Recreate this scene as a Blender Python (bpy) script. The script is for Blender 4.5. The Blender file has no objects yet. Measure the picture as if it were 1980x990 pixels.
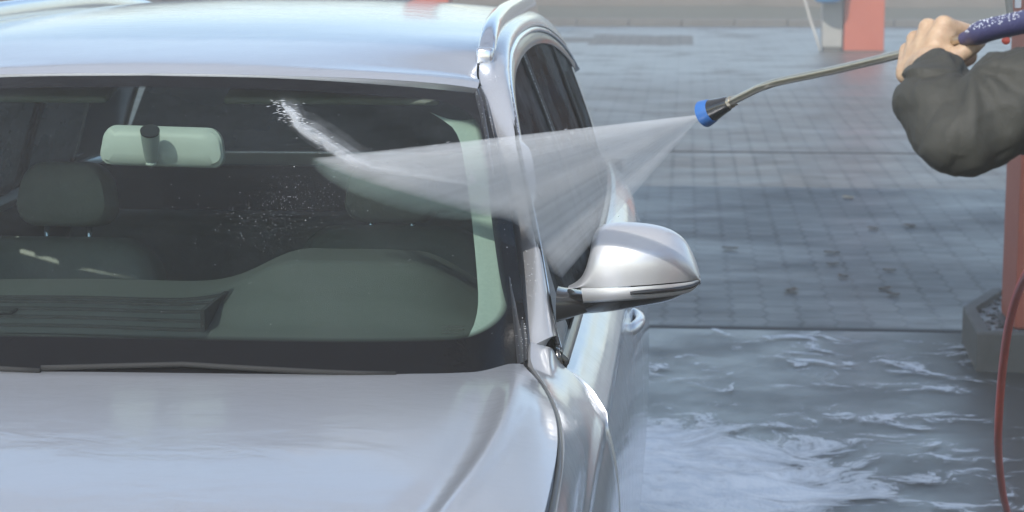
import bpy, bmesh, math, random
import numpy as np
from mathutils import Vector, Matrix, noise as mnoise
random.seed(7)
C = bpy.context.scene.collection
sc = bpy.context.scene
R_ = math.radians

# ------------------------------------------------------------------ camera frame (also used to turn measured image points into world points)
FPX = 4000.0
CAM = np.array([1.06, -3.23, 1.874]); PIT, YAW = .158, -.083
FW = np.array([math.sin(YAW)*math.cos(PIT), math.cos(YAW)*math.cos(PIT), -math.sin(PIT)])
RT = np.array([math.cos(YAW), -math.sin(YAW), 0.]); UP = np.cross(RT, FW)
def at(u, v, X=None, Y=None, Z=None, D=None):
    d = FW + RT*(u-990)/FPX - UP*(v-495)/FPX
    t = (X-CAM[0])/d[0] if X is not None else (Y-CAM[1])/d[1] if Y is not None else (Z-CAM[2])/d[2] if Z is not None else D
    return Vector((CAM + t*d).tolist())

# ------------------------------------------------------------------ helpers
def interp(tab, x):
    xs = [a[0] for a in tab]
    if xs[0] > xs[-1]:
        tab = tab[::-1]; xs = xs[::-1]
    ys = np.array([np.atleast_1d(a[1]).astype(float) for a in tab])
    n = len(xs)
    if x <= xs[0]: r = ys[0]
    elif x >= xs[-1]: r = ys[-1]
    else:
        i = max(k for k in range(n-1) if xs[k] <= x)
        h = xs[i+1]-xs[i]; t = (x-xs[i])/h
        def slope(k):
            if k == 0: return (ys[1]-ys[0])/(xs[1]-xs[0])
            if k == n-1: return (ys[-1]-ys[-2])/(xs[-1]-xs[-2])
            a = (ys[k]-ys[k-1])/(xs[k]-xs[k-1]); b = (ys[k+1]-ys[k])/(xs[k+1]-xs[k])
            m = (a+b)/2
            return np.where(a*b <= 0, 0, np.sign(m)*np.minimum(abs(m), 3*np.minimum(abs(a), abs(b))))
        m0, m1 = slope(i)*h, slope(i+1)*h
        r = (2*t**3-3*t**2+1)*ys[i]+(t**3-2*t**2+t)*m0+(-2*t**3+3*t**2)*ys[i+1]+(t**3-t**2)*m1
    return float(r[0]) if len(r) == 1 else r

def Lp(a, b, t): return a+(b-a)*t
def YY(a, b, n): return [a+(b-a)*i/n for i in range(n+1)]
def link(name, me, mat, parent=None, smooth=True):
    o = bpy.data.objects.new(name, me); C.objects.link(o)
    if mat: me.materials.append(mat)
    if smooth:
        for p in me.polygons: p.use_smooth = True
    if parent: o.parent = parent
    return o
def obj(name, bm, mat, parent=None, smooth=True, sharp=None):
    me = bpy.data.meshes.new(name); bm.to_mesh(me); bm.free()
    o = link(name, me, mat, parent, smooth)
    if smooth and sharp is not None:
        me.set_sharp_from_angle(angle=R_(sharp))
    return o
def tag(o, label=None, cat=None, group=None, kind=None):
    if label: o['label'] = label
    if cat: o['category'] = cat
    if group: o['group'] = group
    if kind: o['kind'] = kind
    return o
def empty(name, loc, label, cat, group=None):
    o = bpy.data.objects.new(name, None); C.objects.link(o); o.location = loc
    o.empty_display_size = .1
    bpy.context.view_layer.update()
    return tag(o, label, cat, group)
def adopt(o, root):           # parent keeping the world place
    o.parent = root
    o.matrix_parent_inverse = root.matrix_world.inverted()
    return o
def grid_bm(G, close_u=False, uv=False):
    bm = bmesh.new(); n = len(G); m = len(G[0])
    V = [[bm.verts.new(p) for p in row] for row in G]
    lay = bm.loops.layers.uv.new('UVMap') if uv else None
    for i in range(n if close_u else n-1):
        for j in range(m-1):
            a = V[i][j]; b = V[(i+1) % n][j]; c = V[(i+1) % n][j+1]; d = V[i][j+1]
            try: f = bm.faces.new((a, b, c, d))
            except ValueError: continue
            if uv:
                for l, (ii, jj) in zip(f.loops, ((i, j), (i+1, j), (i+1, j+1), (i, j+1))):
                    l[lay].uv = (ii/(n-1), jj/(m-1))
    return bm
def panel(name, G, mat, parent, rim=.014, thick=.0, edge=.004, out=None, mirror=False, sub=False, uv=False):
    """sheet-metal panel: a grid with small rolled edges; out = point the panel faces away from"""
    G = [[Vector(p) for p in r] for r in G]
    n, m = len(G), len(G[0])
    def nrm(i, j):
        a = G[min(i+1, n-1)][j]-G[max(i-1, 0)][j]; b = G[i][min(j+1, m-1)]-G[i][max(j-1, 0)]
        v = a.cross(b)
        return v.normalized() if v.length > 1e-12 else Vector((0, 0, 1))
    c = G[n//2][m//2]; o = Vector(out) if out is not None else Vector((0, c.y, .8))
    sgn = 1 if nrm(n//2, m//2).dot(c-o) > 0 else -1
    N = [[nrm(i, j)*sgn for j in range(m)] for i in range(n)]
    ring = [(i, 0) for i in range(n)]+[(n-1, j) for j in range(1, m)]+[(i, m-1) for i in range(n-2, -1, -1)]+[(0, j) for j in range(m-2, 0, -1)]
    sides = (1, -1) if mirror else (1,)
    res = []
    for s in sides:
        bm = bmesh.new()
        V = [[bm.verts.new((s*p.x, p.y, p.z)) for p in row] for row in G]
        lay = bm.loops.layers.uv.new('UVMap')
        for i in range(n-1):
            for j in range(m-1):
                try: f = bm.faces.new((V[i][j], V[i+1][j], V[i+1][j+1], V[i][j+1]))
                except ValueError: continue
                for l, (ii, jj) in zip(f.loops, ((i, j), (i+1, j), (i+1, j+1), (i, j+1))):
                    l[lay].uv = (ii/(n-1), jj/(m-1))
        if rim:
            prev = {k: V[k[0]][k[1]] for k in ring}
            # outward in-plane directions
            for lev, (dn, do) in enumerate(((.35*edge, .0), (edge, .0), (rim, 0))):
                cur = {}
                for (i, j) in ring:
                    p = G[i][j]; inw = G[min(max(i, 1), n-2)][min(max(j, 1), m-2)]-p
                    q = p - N[i][j]*dn
                    if inw.length > 1e-9:
                        q = q - inw.normalized()*(.0 if lev == 0 else -.0)
                    off = (0, .0012, .0012)[lev]
                    if inw.length > 1e-9: q = q - inw.normalized()*off
                    cur[(i, j)] = bm.verts.new((s*q.x, q.y, q.z))
                for k in range(len(ring)):
                    a, b = ring[k], ring[(k+1) % len(ring)]
                    try: bm.faces.new((prev[a], prev[b], cur[b], cur[a]))
                    except ValueError: pass
                prev = cur
        bmesh.ops.recalc_face_normals(bm, faces=bm.faces)
        o_ = obj(name, bm, mat, parent, True, 50)
        res.append(o_)
    return res
def tube(pts, rad, seg=12, cap=True, bm=None, flat=None):
    bm = bm or bmesh.new(); pts = [Vector(p) for p in pts]; n = len(pts)
    if not hasattr(rad, '__len__'): rad = [rad]*n
    prev = None; rings = []
    ref = Vector((0, 0, 1))
    for i in range(n):
        t = (pts[min(i+1, n-1)]-pts[max(i-1, 0)]).normalized()
        if prev is None:
            a = t.cross(ref)
            if a.length < .1: a = t.cross(Vector((0, 1, 0)))
            a.normalize()
        else:
            a = prev - t*prev.dot(t); a.normalize()
        prev = a; b = t.cross(a)
        w = flat if flat else 1
        rings.append([bm.verts.new(pts[i]+a*math.cos(2*math.pi*k/seg)*rad[i]+b*math.sin(2*math.pi*k/seg)*rad[i]*w) for k in range(seg)])
    for i in range(n-1):
        for k in range(seg):
            bm.faces.new((rings[i][k], rings[i][(k+1) % seg], rings[i+1][(k+1) % seg], rings[i+1][k]))
    if cap:
        bm.faces.new(rings[0][::-1]); bm.faces.new(rings[-1])
    return bm
def spl(pts, n=8):
    pts = [Vector(p) for p in pts]; out = []
    P = [pts[0]*2-pts[1]]+pts+[pts[-1]*2-pts[-2]]
    for i in range(1, len(P)-2):
        for k in range(n):
            t = k/n
            out.append(.5*((2*P[i])+(P[i+1]-P[i-1])*t+(2*P[i-1]-5*P[i]+4*P[i+1]-P[i+2])*t*t+(3*P[i]-P[i-1]-3*P[i+1]+P[i+2])*t**3))
    out.append(pts[-1]); return out
def box(bm, x0, x1, y0, y1, z0, z1, bev=0, seg=2):
    r = bmesh.ops.create_cube(bm, size=1)
    for v in r['verts']:
        v.co = Vector(((x0+x1)/2+v.co.x*(x1-x0), (y0+y1)/2+v.co.y*(y1-y0), (z0+z1)/2+v.co.z*(z1-z0)))
    if bev:
        es = list({e for v in r['verts'] for e in v.link_edges})
        bmesh.ops.bevel(bm, geom=es, offset=bev, segments=seg, affect='EDGES', profile=.5)
    return bm
def bx(*a, **k): return box(bmesh.new(), *a, **k)
def blob(parts, voxel, name, mat, parent=None, smooth_it=4, disp=None):
    """one continuous surface grown round tapered limbs: (p0, r0, p1, r1) or (centre, (rx,ry,rz)[, rotation])"""
    bm = bmesh.new()
    for p in parts:
        if len(p) == 4:
            p0, r0, p1, r1 = Vector(p[0]), p[1], Vector(p[2]), p[3]
            ax = p1-p0; L = ax.length; q = Vector((0, 0, 1)).rotation_difference(ax.normalized())
            n = 20; prof = []
            for k in range(7): a = -math.pi/2+k*math.pi/2/6; prof.append((r0*math.cos(a), r0*math.sin(a)))
            for k in range(7): a = k*math.pi/2/6; prof.append((r1*math.cos(a), L+r1*math.sin(a)))
            rows = []
            for r, z in prof:
                rows.append([bm.verts.new(p0+q@Vector((max(r, 1e-5)*math.cos(2*math.pi*k/n), max(r, 1e-5)*math.sin(2*math.pi*k/n), z))) for k in range(n)])
            for i in range(len(rows)-1):
                for k in range(n): bm.faces.new((rows[i][k], rows[i][(k+1) % n], rows[i+1][(k+1) % n], rows[i+1][k]))
            bm.faces.new(rows[0][::-1]); bm.faces.new(rows[-1])
        else:
            c, rr = Vector(p[0]), p[1]
            M = Matrix.Translation(c) @ (p[2] if len(p) > 2 else Matrix.Identity(4)) @ Matrix.Diagonal((rr[0], rr[1], rr[2], 1))
            bmesh.ops.create_uvsphere(bm, u_segments=24, v_segments=16, radius=1, matrix=M)
    me = bpy.data.meshes.new(name); bm.to_mesh(me); bm.free()
    o = link(name, me, None)
    m = o.modifiers.new('r', 'REMESH'); m.mode = 'VOXEL'; m.voxel_size = voxel; m.use_smooth_shade = True
    if smooth_it:
        s = o.modifiers.new('s', 'SMOOTH'); s.factor = .5; s.iterations = smooth_it
    bpy.context.view_layer.update()
    dg = bpy.context.evaluated_depsgraph_get()
    me2 = bpy.data.meshes.new_from_object(o.evaluated_get(dg))
    o.modifiers.clear(); o.data = me2; me2.name = name
    bpy.data.meshes.remove(me)
    if disp:
        me2.update()
        cs = [(v.co.copy(), v.normal.copy()) for v in me2.vertices]
        for v, (c, nn) in zip(me2.vertices, cs): v.co = c+nn*disp(c, nn)
    me2.materials.clear(); me2.materials.append(mat)
    for p in me2.polygons: p.use_smooth = True
    if parent: o.parent = parent
    return o

# ------------------------------------------------------------------ materials
class NT:
    def __init__(s, name, vol=False):
        s.m = bpy.data.materials.new(name); s.m.use_nodes = True; s.t = s.m.node_tree; s.t.nodes.clear()
        s.out = s.n('ShaderNodeOutputMaterial')
    def n(s, kind, **kw):
        nd = s.t.nodes.new(kind)
        for k, v in kw.items():
            if k.startswith('_'): setattr(nd, k[1:], v)
            else:
                key = k.replace('__', ' ')
                sock = nd.inputs[int(key[1:])] if key[0] == 'i' and key[1:].isdigit() else nd.inputs[key]
                s.put(sock, v)
        return nd
    def put(s, sock, v):
        if isinstance(v, bpy.types.NodeSocket): s.t.links.new(v, sock)
        elif isinstance(v, bpy.types.Node): s.t.links.new(v.outputs[0], sock)
        else:
            if hasattr(sock.default_value, '__len__') and hasattr(v, '__len__'):
                v = tuple(v)
                if len(sock.default_value) == 4 and len(v) == 3: v = v+(1,)
            sock.default_value = v
    def math(s, op, a, b=None, c=None, clamp=False):
        nd = s.t.nodes.new('ShaderNodeMath'); nd.operation = op; nd.use_clamp = clamp
        for i, v in enumerate((a, b, c)):
            if v is not None: s.put(nd.inputs[i], v)
        return nd.outputs[0]
    def ramp(s, fac, stops, interp_='LINEAR'):
        nd = s.t.nodes.new('ShaderNodeValToRGB'); s.put(nd.inputs[0], fac); cr = nd.color_ramp; cr.interpolation = interp_
        while len(cr.elements) > 2: cr.elements.remove(cr.elements[-1])
        for i, (p, c) in enumerate(stops):
            e = cr.elements[i] if i < 2 else cr.elements.new(p)
            e.position = p; e.color = (c, c, c, 1) if not hasattr(c, '__len__') else tuple(c)+((1,) if len(c) == 3 else ())
        return nd.outputs[0]
    def mix(s, fac, a, b):
        nd = s.t.nodes.new('ShaderNodeMix'); nd.data_type = 'RGBA'
        s.put(nd.inputs[0], fac); s.put(nd.inputs[6], a); s.put(nd.inputs[7], b); return nd.outputs[2]
    def noise(s, vec, scale, detail=4, rough=.5, dist=0):
        nd = s.n('ShaderNodeTexNoise', Scale=scale, Detail=detail, Roughness=rough, Distortion=dist)
        if vec is not None: s.put(nd.inputs['Vector'], vec)
        return nd.outputs['Fac']
    def mapping(s, vec, scale=(1, 1, 1), loc=(0, 0, 0), rot=(0, 0, 0)):
        return s.n('ShaderNodeMapping', Vector=vec, Scale=scale, Location=loc, Rotation=rot).outputs[0]
    def coord(s): return s.n('ShaderNodeTexCoord').outputs['Object']
    def geo(s): return s.n('ShaderNodeNewGeometry').outputs['Position']
    def bump(s, h, strength=.2, dist=.01, normal=None):
        nd = s.n('ShaderNodeBump', Height=h, Strength=strength, Distance=dist)
        if normal is not None: s.put(nd.inputs['Normal'], normal)
        return nd.outputs[0]
    def done(s, surf): s.t.links.new(surf.outputs[0] if isinstance(surf, bpy.types.Node) else surf, s.out.inputs[0]); return s.m
def simple(name, col, rough=.5, metal=0, coat=0, nscale=30, namt=.12, bump=.05, spec=.5):
    m = NT(name); co = m.coord(); nz = m.noise(co, nscale, 4)
    c = m.mix(nz, [x*(1-namt) for x in col]+[1], [min(1, x*(1+namt)) for x in col]+[1])
    p = m.n('ShaderNodeBsdfPrincipled', Base__Color=c, Roughness=rough, Metallic=metal)
    p.inputs['Coat Weight'].default_value = coat; p.inputs['Coat Roughness'].default_value = .05
    p.inputs['Specular IOR Level'].default_value = spec
    if bump: m.put(p.inputs['Normal'], m.bump(m.noise(co, nscale*3, 3), bump, .004))
    return m.done(p)

def mk_paint():
    m = NT('silver_paint'); co = m.geo()
    fl = m.noise(co, 900, 1)
    base = m.mix(fl, (.47, .485, .515, 1), (.59, .605, .64, 1))
    p = m.n('ShaderNodeBsdfPrincipled', Base__Color=base, Roughness=.36, Metallic=.7)
    p.inputs['Coat Weight'].default_value = 1; p.inputs['Coat Roughness'].default_value = .07; p.inputs['Coat IOR'].default_value = 1.5
    # film of running water: streaky low ripples, patchy
    st = m.mapping(co, (7, 13, 10)); w1 = m.noise(st, 1.0, 5, .6, .6)
    st2 = m.mapping(co, (45, 80, 60)); w2 = m.noise(st2, 1.0, 3, .6)
    patch = m.ramp(m.noise(co, 2.3, 3), [(.42, 0), (.62, 1)])
    h = m.math('ADD', m.math('MULTIPLY', w1, .8), m.math('MULTIPLY', w2, m.math('MULTIPLY', patch, .35)))
    m.put(p.inputs['Coat Normal'], m.bump(h, .13, .010))
    m.put(p.inputs['Normal'], m.bump(w1, .02, .01))
    return m.done(p)
def mk_glass(name, tint, ripple=.1, frit=False, gl=1.3, rough=.01, veil=0):
    m = NT(name); co = m.geo()
    h = m.noise(m.mapping(co, (14, 14, 40)), 1, 4, .6, .8)
    h2 = m.noise(co, 160, 3)
    b = m.bump(m.math('ADD', h, m.math('MULTIPLY', h2, .15)), ripple, .01)
    gm = m.n('ShaderNodeNewGeometry'); cs = m.math('ABSOLUTE', m.n('ShaderNodeVectorMath', _operation='DOT_PRODUCT', i0=gm.outputs['Incoming'], i1=b).outputs['Value'], clamp=True)
    fr = m.math('ADD', .045, m.math('MULTIPLY', .955, m.math('POWER', m.math('SUBTRACT', 1, cs, clamp=True), 5)))
    fac = m.math('MULTIPLY', fr, gl, clamp=True)
    tr = m.n('ShaderNodeBsdfTransparent', Color=tuple(tint)+(1,))
    gls = m.n('ShaderNodeBsdfGlossy', Color=(1, 1, 1, 1), Roughness=rough, Normal=b)
    s = m.n('ShaderNodeMixShader', i0=fac, i1=tr.outputs[0], i2=gls.outputs[0]).outputs[0]
    if veil:   # thin film of mist droplets clinging to the pane
        pn = m.ramp(m.noise(m.mapping(co, (3, 3, 5)), 1, 4, .6), [(.4, 0), (.75, veil)])
        d = m.n('ShaderNodeBsdfDiffuse', Color=(.8, .85, .9, 1) if frit else (.20, .215, .225, 1))
        s = m.n('ShaderNodeMixShader', i0=pn, i1=s, i2=d.outputs[0]).outputs[0]
    if frit:
        uv = m.n('ShaderNodeTexCoord').outputs['UV']; sep = m.n('ShaderNodeSeparateXYZ', Vector=uv)
        # rounded box in pane coordinates: half-size hx,hy round centre .5,.525
        wx = m.math('SUBTRACT', m.math('ABSOLUTE', m.math('SUBTRACT', sep.outputs[0], .5)), .5*.962-.06)
        wy = m.math('SUBTRACT', m.math('ABSOLUTE', m.math('MULTIPLY', m.math('SUBTRACT', sep.outputs[1], .5415), .62)), .62*.4065-.06)
        ax = m.math('MAXIMUM', wx, 0); ay = m.math('MAXIMUM', wy, 0)
        dd = m.math('ADD', m.math('SQRT', m.math('ADD', m.math('MULTIPLY', ax, ax), m.math('MULTIPLY', ay, ay))), m.math('MINIMUM', m.math('MAXIMUM', wx, wy), 0))
        mask = m.ramp(m.math('ADD', m.math('SUBTRACT', dd, .06), .5), [(.498, 0), (.502, 1)])
        blk = m.n('ShaderNodeBsdfPrincipled', Base__Color=(.006, .006, .007, 1), Roughness=.12, Normal=b)
        blk.inputs['Specular IOR Level'].default_value = .12
        s = m.n('ShaderNodeMixShader', i0=mask, i1=s, i2=blk.outputs[0]).outputs[0]
    return m.done(s)
PAINT = mk_paint()
WIND = mk_glass('windshield_glass', (.60, .685, .64), .09, True, .42, .02, veil=.012)
SIDEG = mk_glass('side_glass', (.07, .08, .085), .04, False, .07, .08, veil=.55)
BLACK = simple('black_rubber', (.012, .012, .013), .3, coat=.3, nscale=60)
BLKPL = simple('black_plastic', (.014, .014, .015), .22, coat=.6, nscale=80)
CHROME = simple('satin_chrome', (.62, .66, .72), .18, 1, nscale=20, namt=.05, bump=.02)
RAILM = simple('rail_metal', (.55, .58, .64), .22, .85, coat=1, nscale=20, namt=.05, bump=.04)
STEEL = simple('lance_steel', (.56, .49, .38), .32, 1, nscale=40, namt=.15, bump=.05)
DASH = simple('dash_vinyl', (.085, .095, .09), .62, nscale=160, namt=.15, bump=.25)
DASHD = simple('dash_dark_plastic', (.035, .04, .042), .45, nscale=90)
CABIN = simple('cabin_dark_cloth', (.018, .018, .02), .9, nscale=20)
TRIM = simple('pale_pillar_trim', (.48, .54, .50), .75, nscale=120, bump=.15)
SEATM = simple('beige_leather', (.18, .195, .165), .55, nscale=50, bump=.2)
HEADL = simple('headliner_cloth', (.16, .17, .16), .9, nscale=60)
MIRH = simple('mirror_housing_pale', (.43, .45, .42), .45, nscale=60, namt=.05, bump=.03)
TYRE = simple('tyre_rubber', (.015, .015, .015), .8, nscale=60)
JOINT = simple('dark_joint', (.028, .026, .024), .7, nscale=30, namt=.4)
REDP = None
def mk_red():
    m = NT('red_painted_steel'); co = m.coord()
    a = m.noise(co, 3, 5, .6); b = m.noise(co, 45, 4, .6)
    c = m.mix(a, (.36, .075, .035, 1), (.43, .11, .06, 1))
    c = m.mix(m.ramp(b, [(.62, 0), (.75, .5)]), c, (.6, .3, .24, 1))
    p = m.n('ShaderNodeBsdfPrincipled', Base__Color=c, Roughness=.45)
    m.put(p.inputs['Normal'], m.bump(b, .08, .004)); return m.done(p)
REDP = mk_red()
def mk_mirror_cap():
    m = NT('satin_silver_cap'); co = m.geo()
    fl = m.noise(co, 1400, 1)
    base = m.mix(fl, (.52, .52, .53, 1), (.66, .66, .67, 1))
    p = m.n('ShaderNodeBsdfPrincipled', Base__Color=base, Roughness=.40, Metallic=.6)
    p.inputs['Coat Weight'].default_value = .6; p.inputs['Coat Roughness'].default_value = .12
    return m.done(p)
CAPM = mk_mirror_cap()

def mk_ground(name, kind):
    m = NT(name); co = m.geo(); sep = m.n('ShaderNodeSeparateXYZ', Vector=co); X, Y = sep.outputs[0], sep.outputs[1]
    big = m.noise(co, .35, 5, .6); mid = m.noise(co, 2.2, 6, .65); fine = m.noise(co, 60, 4, .7)
    streak = m.noise(m.mapping(co, (.8, 1.3, 1)), 1.0, 6, .65, .3)
    if kind == 'paver':
        zig = m.math('MULTIPLY', m.math('PINGPONG', m.math('ADD', Y, 50), .1), .30)
        vec = m.n('ShaderNodeCombineXYZ', X=Y, Y=m.math('ADD', X, zig)).outputs[0]
        br = m.n('ShaderNodeTexBrick', Vector=vec, Scale=1.0, Color1=(.066, .069, .067, 1), Color2=(.14, .135, .124, 1), Mortar=(.012, .012, .011, 1))
        br.inputs['Mortar Size'].default_value = .012; br.inputs['Mortar Smooth'].default_value = .3
        br.inputs['Brick Width'].default_value = .2; br.inputs['Row Height'].default_value = .165; br.offset = .5
        col = m.mix(m.math('MULTIPLY', mid, .5), br.outputs[0], (.17, .165, .15, 1))
        col = m.mix(m.ramp(m.noise(co, 1.1, 6, .7), [(.48, 0), (.62, .7)]), col, (.085, .075, .066, 1))
        mort = br.outputs['Fac']
        h = m.math('ADD', m.math('MULTIPLY', mort, -1.0), m.math('MULTIPLY', fine, .25))
        wet = m.ramp(m.math('ADD', m.math('MULTIPLY', streak, .75), m.math('MULTIPLY', big, .25)), [(.38, 0), (.62, 1)])
        # the stretch far beyond the second joint stands in thin water, with dry patches left in it
        far = m.ramp(m.math('MULTIPLY', m.math('SUBTRACT', Y, 15), 1/20), [(.05, 0), (.45, 1)])
        wet = m.math('MAXIMUM', m.math('MULTIPLY', wet, .75), m.math('MULTIPLY', far, m.ramp(streak, [(.36, .25), (.48, 1)])))
        # long dry bar
        dx = m.math('ABSOLUTE', m.math('SUBTRACT', X, .35)); dy = m.math('ABSOLUTE', m.math('SUBTRACT', m.math('ADD', Y, m.math('MULTIPLY', mid, 1.2)), 32.1))
        bar = m.math('MULTIPLY', m.math('LESS_THAN', dx, .85), m.math('LESS_THAN', dy, 1.5))
        dx2 = m.math('ABSOLUTE', m.math('SUBTRACT', X, -.9)); bar2 = m.math('MULTIPLY', m.math('LESS_THAN', dx2, .6), m.math('LESS_THAN', dy, .8))
        wet = m.math('MULTIPLY', wet, m.math('SUBTRACT', 1, m.math('MAXIMUM', bar, bar2)))
        rough = m.math('ADD', .70, m.math('MULTIPLY', wet, -.34)); bs = .5
        col = m.mix(m.math('MULTIPLY', wet, .45), col, (.05, .052, .055, 1))
        nb = m.bump(h, bs, .006)
    else:
        col = m.mix(m.noise(co, 5, 7, .75), (.042, .044, .042, 1), (.12, .118, .108, 1))
        col = m.mix(m.ramp(fine, [(.6, 0), (.72, .6)]), col, (.26, .25, .23, 1))
        col = m.mix(m.ramp(big, [(.5, 0), (.7, .5)]), col, (.07, .06, .05, 1))
        wet = m.ramp(m.math('ADD', m.math('MULTIPLY', streak, .6), m.math('MULTIPLY', mid, .4)), [(.40, .25), (.55, 1)])
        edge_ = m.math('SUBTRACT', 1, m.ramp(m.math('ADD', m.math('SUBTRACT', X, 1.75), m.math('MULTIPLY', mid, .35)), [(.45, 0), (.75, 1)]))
        col = m.mix(m.math('SUBTRACT', 1, edge_), col, (.055, .048, .036, 1)); wet = m.math('MULTIPLY', wet, edge_)  # right of the edge: column's shade put into the colour, water film held back
        rough = m.math('ADD', .6, m.math('MULTIPLY', wet, -.25))
        col = m.mix(m.math('MULTIPLY', wet, .5), col, (.04, .042, .045, 1))
        wav = m.noise(m.mapping(co, (5, 8, 1)), 1.0, 5, .65, .6)
        nb = m.bump(m.math('ADD', m.math('MULTIPLY', fine, .15), wav), .12, .010)
    p = m.n('ShaderNodeBsdfPrincipled', Base__Color=col, Roughness=rough, Normal=nb)
    p.inputs['Coat Weight'].default_value = 0
    m.put(p.inputs['Coat Weight'], m.math('MULTIPLY', wet, .45 if kind == 'paver' else .26)); p.inputs['Coat Roughness'].default_value = .30 if kind == 'paver' else .2
    m.put(p.inputs['Coat Normal'], nb)
    return m.done(p)
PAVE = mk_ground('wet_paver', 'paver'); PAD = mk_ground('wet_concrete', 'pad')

# ------------------------------------------------------------------ setting
def sheet(name, x0, x1, y0, y1, z, mat, n=1):
    G = [[(x0+(x1-x0)*i/n, y0+(y1-y0)*j/n, z) for j in range(n+1)] for i in range(n+1)]
    return tag(obj(name, grid_bm(G), mat, None, False), kind='structure')
ASPH = simple('old_asphalt', (.075, .073, .07), .8, nscale=4, namt=.3, bump=.3)
sheet('ground', -220, 220, -60, 300, -.008, ASPH)
sheet('paved_yard', -30, 30, 6.46, 36.5, 0, PAVE)
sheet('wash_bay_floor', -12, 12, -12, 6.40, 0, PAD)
tag(obj('drain_channel', bx(-12, 12, 6.402, 6.458, -.03, .003), JOINT, None, False), kind='structure')
tag(obj('expansion_joint', bx(-30, 30, 14.14, 14.22, -.02, .004), JOINT, None, False), kind='structure')
KERB = simple('kerb_concrete', (.12, .112, .10), .8, nscale=6, namt=.2, bump=.3)
bm = bmesh.new()
for i in range(-30, 30): box(bm, i, i+.99, 36.52, 36.72, -.1, .14, .015)
tag(obj('kerb', bm, KERB, None, False), kind='structure')
def mk_verge():
    m = NT('dry_grass_verge'); co = m.geo()
    a = m.noise(co, .8, 6, .7); b = m.noise(co, 14, 5, .7)
    c = m.mix(m.math('MULTIPLY', a, 1), (.10, .095, .06, 1), (.17, .13, .10, 1)); c = m.mix(b, c, (.07, .075, .045, 1))
    return m.done(m.n('ShaderNodeBsdfPrincipled', Base__Color=c, Roughness=.95, Normal=m.bump(b, .8, .05)))
VERGE = mk_verge()
bm = bmesh.new(); G = []
for i in range(121):
    x = -45+.75*i
    G.append([(x, y, .12+(0 if k == 0 else .05*mnoise.noise(Vector((x*.8, y*.8, 0))) + (y-36.7)*.012)) for k, y in enumerate((36.72, 37.2, 37.8, 38.5, 39.4, 40.4, 41.6))])
tag(obj('verge', grid_bm(G), VERGE), kind='structure')
# low boundary wall with coping behind the verge
wl = empty('boundary_wall', (0, 41.8, 0), 'low weathered brown wall with coping running behind the far kerb', 'wall')
WALLM = simple('weathered_render', (.155, .13, .105), .9, nscale=1.6, namt=.3, bump=.2)
adopt(obj('wall_face', bx(-45, 45, 41.7, 41.95, 0, .62), WALLM, None, False), wl)
bm = bmesh.new()
for i in range(-30, 30): box(bm, i*1.5, i*1.5+1.49, 41.64, 42.01, .622, .70, .012)
adopt(obj('coping', bm, KERB, None, False), wl)

bd = empty('service_building', (-9.6, 34.5, 0), 'long dark service building beyond the yard, behind the roof of the car', 'building')
DKW = simple('dark_cladding', (.035, .033, .036), .7, nscale=2, namt=.3)
adopt(obj('wall', bx(-17, -3.9, 32.4, 36.2, .0, 3.0), DKW, None, False), bd)
adopt(obj('roof', bx(-17.2, -3.7, 32.1, 36.4, 3.002, 3.2, .02), JOINT, None, False), bd)
for x_ in (-15.5, -12.3, -9.1, -5.9): adopt(obj('roller_door', bx(x_-1.1, x_+1.1, 32.34, 32.398, .02, 2.5, .01), simple('door_slate', (.06, .06, .065), .5, nscale=5), None, False), bd)

wd = NT('dark_foliage_mass'); wn = wd.noise(wd.geo(), 1.3, 6, .7)  # unseen tree belt, added to darken reflections in the car paint
WOOD = wd.done(wd.n('ShaderNodeBsdfPrincipled', Base__Color=wd.mix(wn, (.022, .030, .016, 1), (.07, .08, .04, 1)), Roughness=.9, Normal=wd.bump(wn, 1, .4)))
G = []
for i in range(361):
    x = -110+i*.62; h = 5.2+1.6*mnoise.noise(Vector((x*.09, 0, 0)))+1.3*mnoise.noise(Vector((x*.5, 3, 0)))+.5*mnoise.noise(Vector((x*1.9, 7, 0)))
    G.append([(x, 92+1.2*mnoise.noise(Vector((x*.4, q*3, 1)))+(5*(q-.55)**2 if q < 1 else 6), h*q+.35*mnoise.noise(Vector((x*1.3, q*6, 5)))) for q in YY(0, 1, 14)]+[(x, 104, 0)])
tag(obj('reflection_tree_line', grid_bm(G), WOOD), 'unseen dark belt of trees added beyond the boundary wall to darken reflections on the car', 'trees', kind='stuff')

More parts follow.
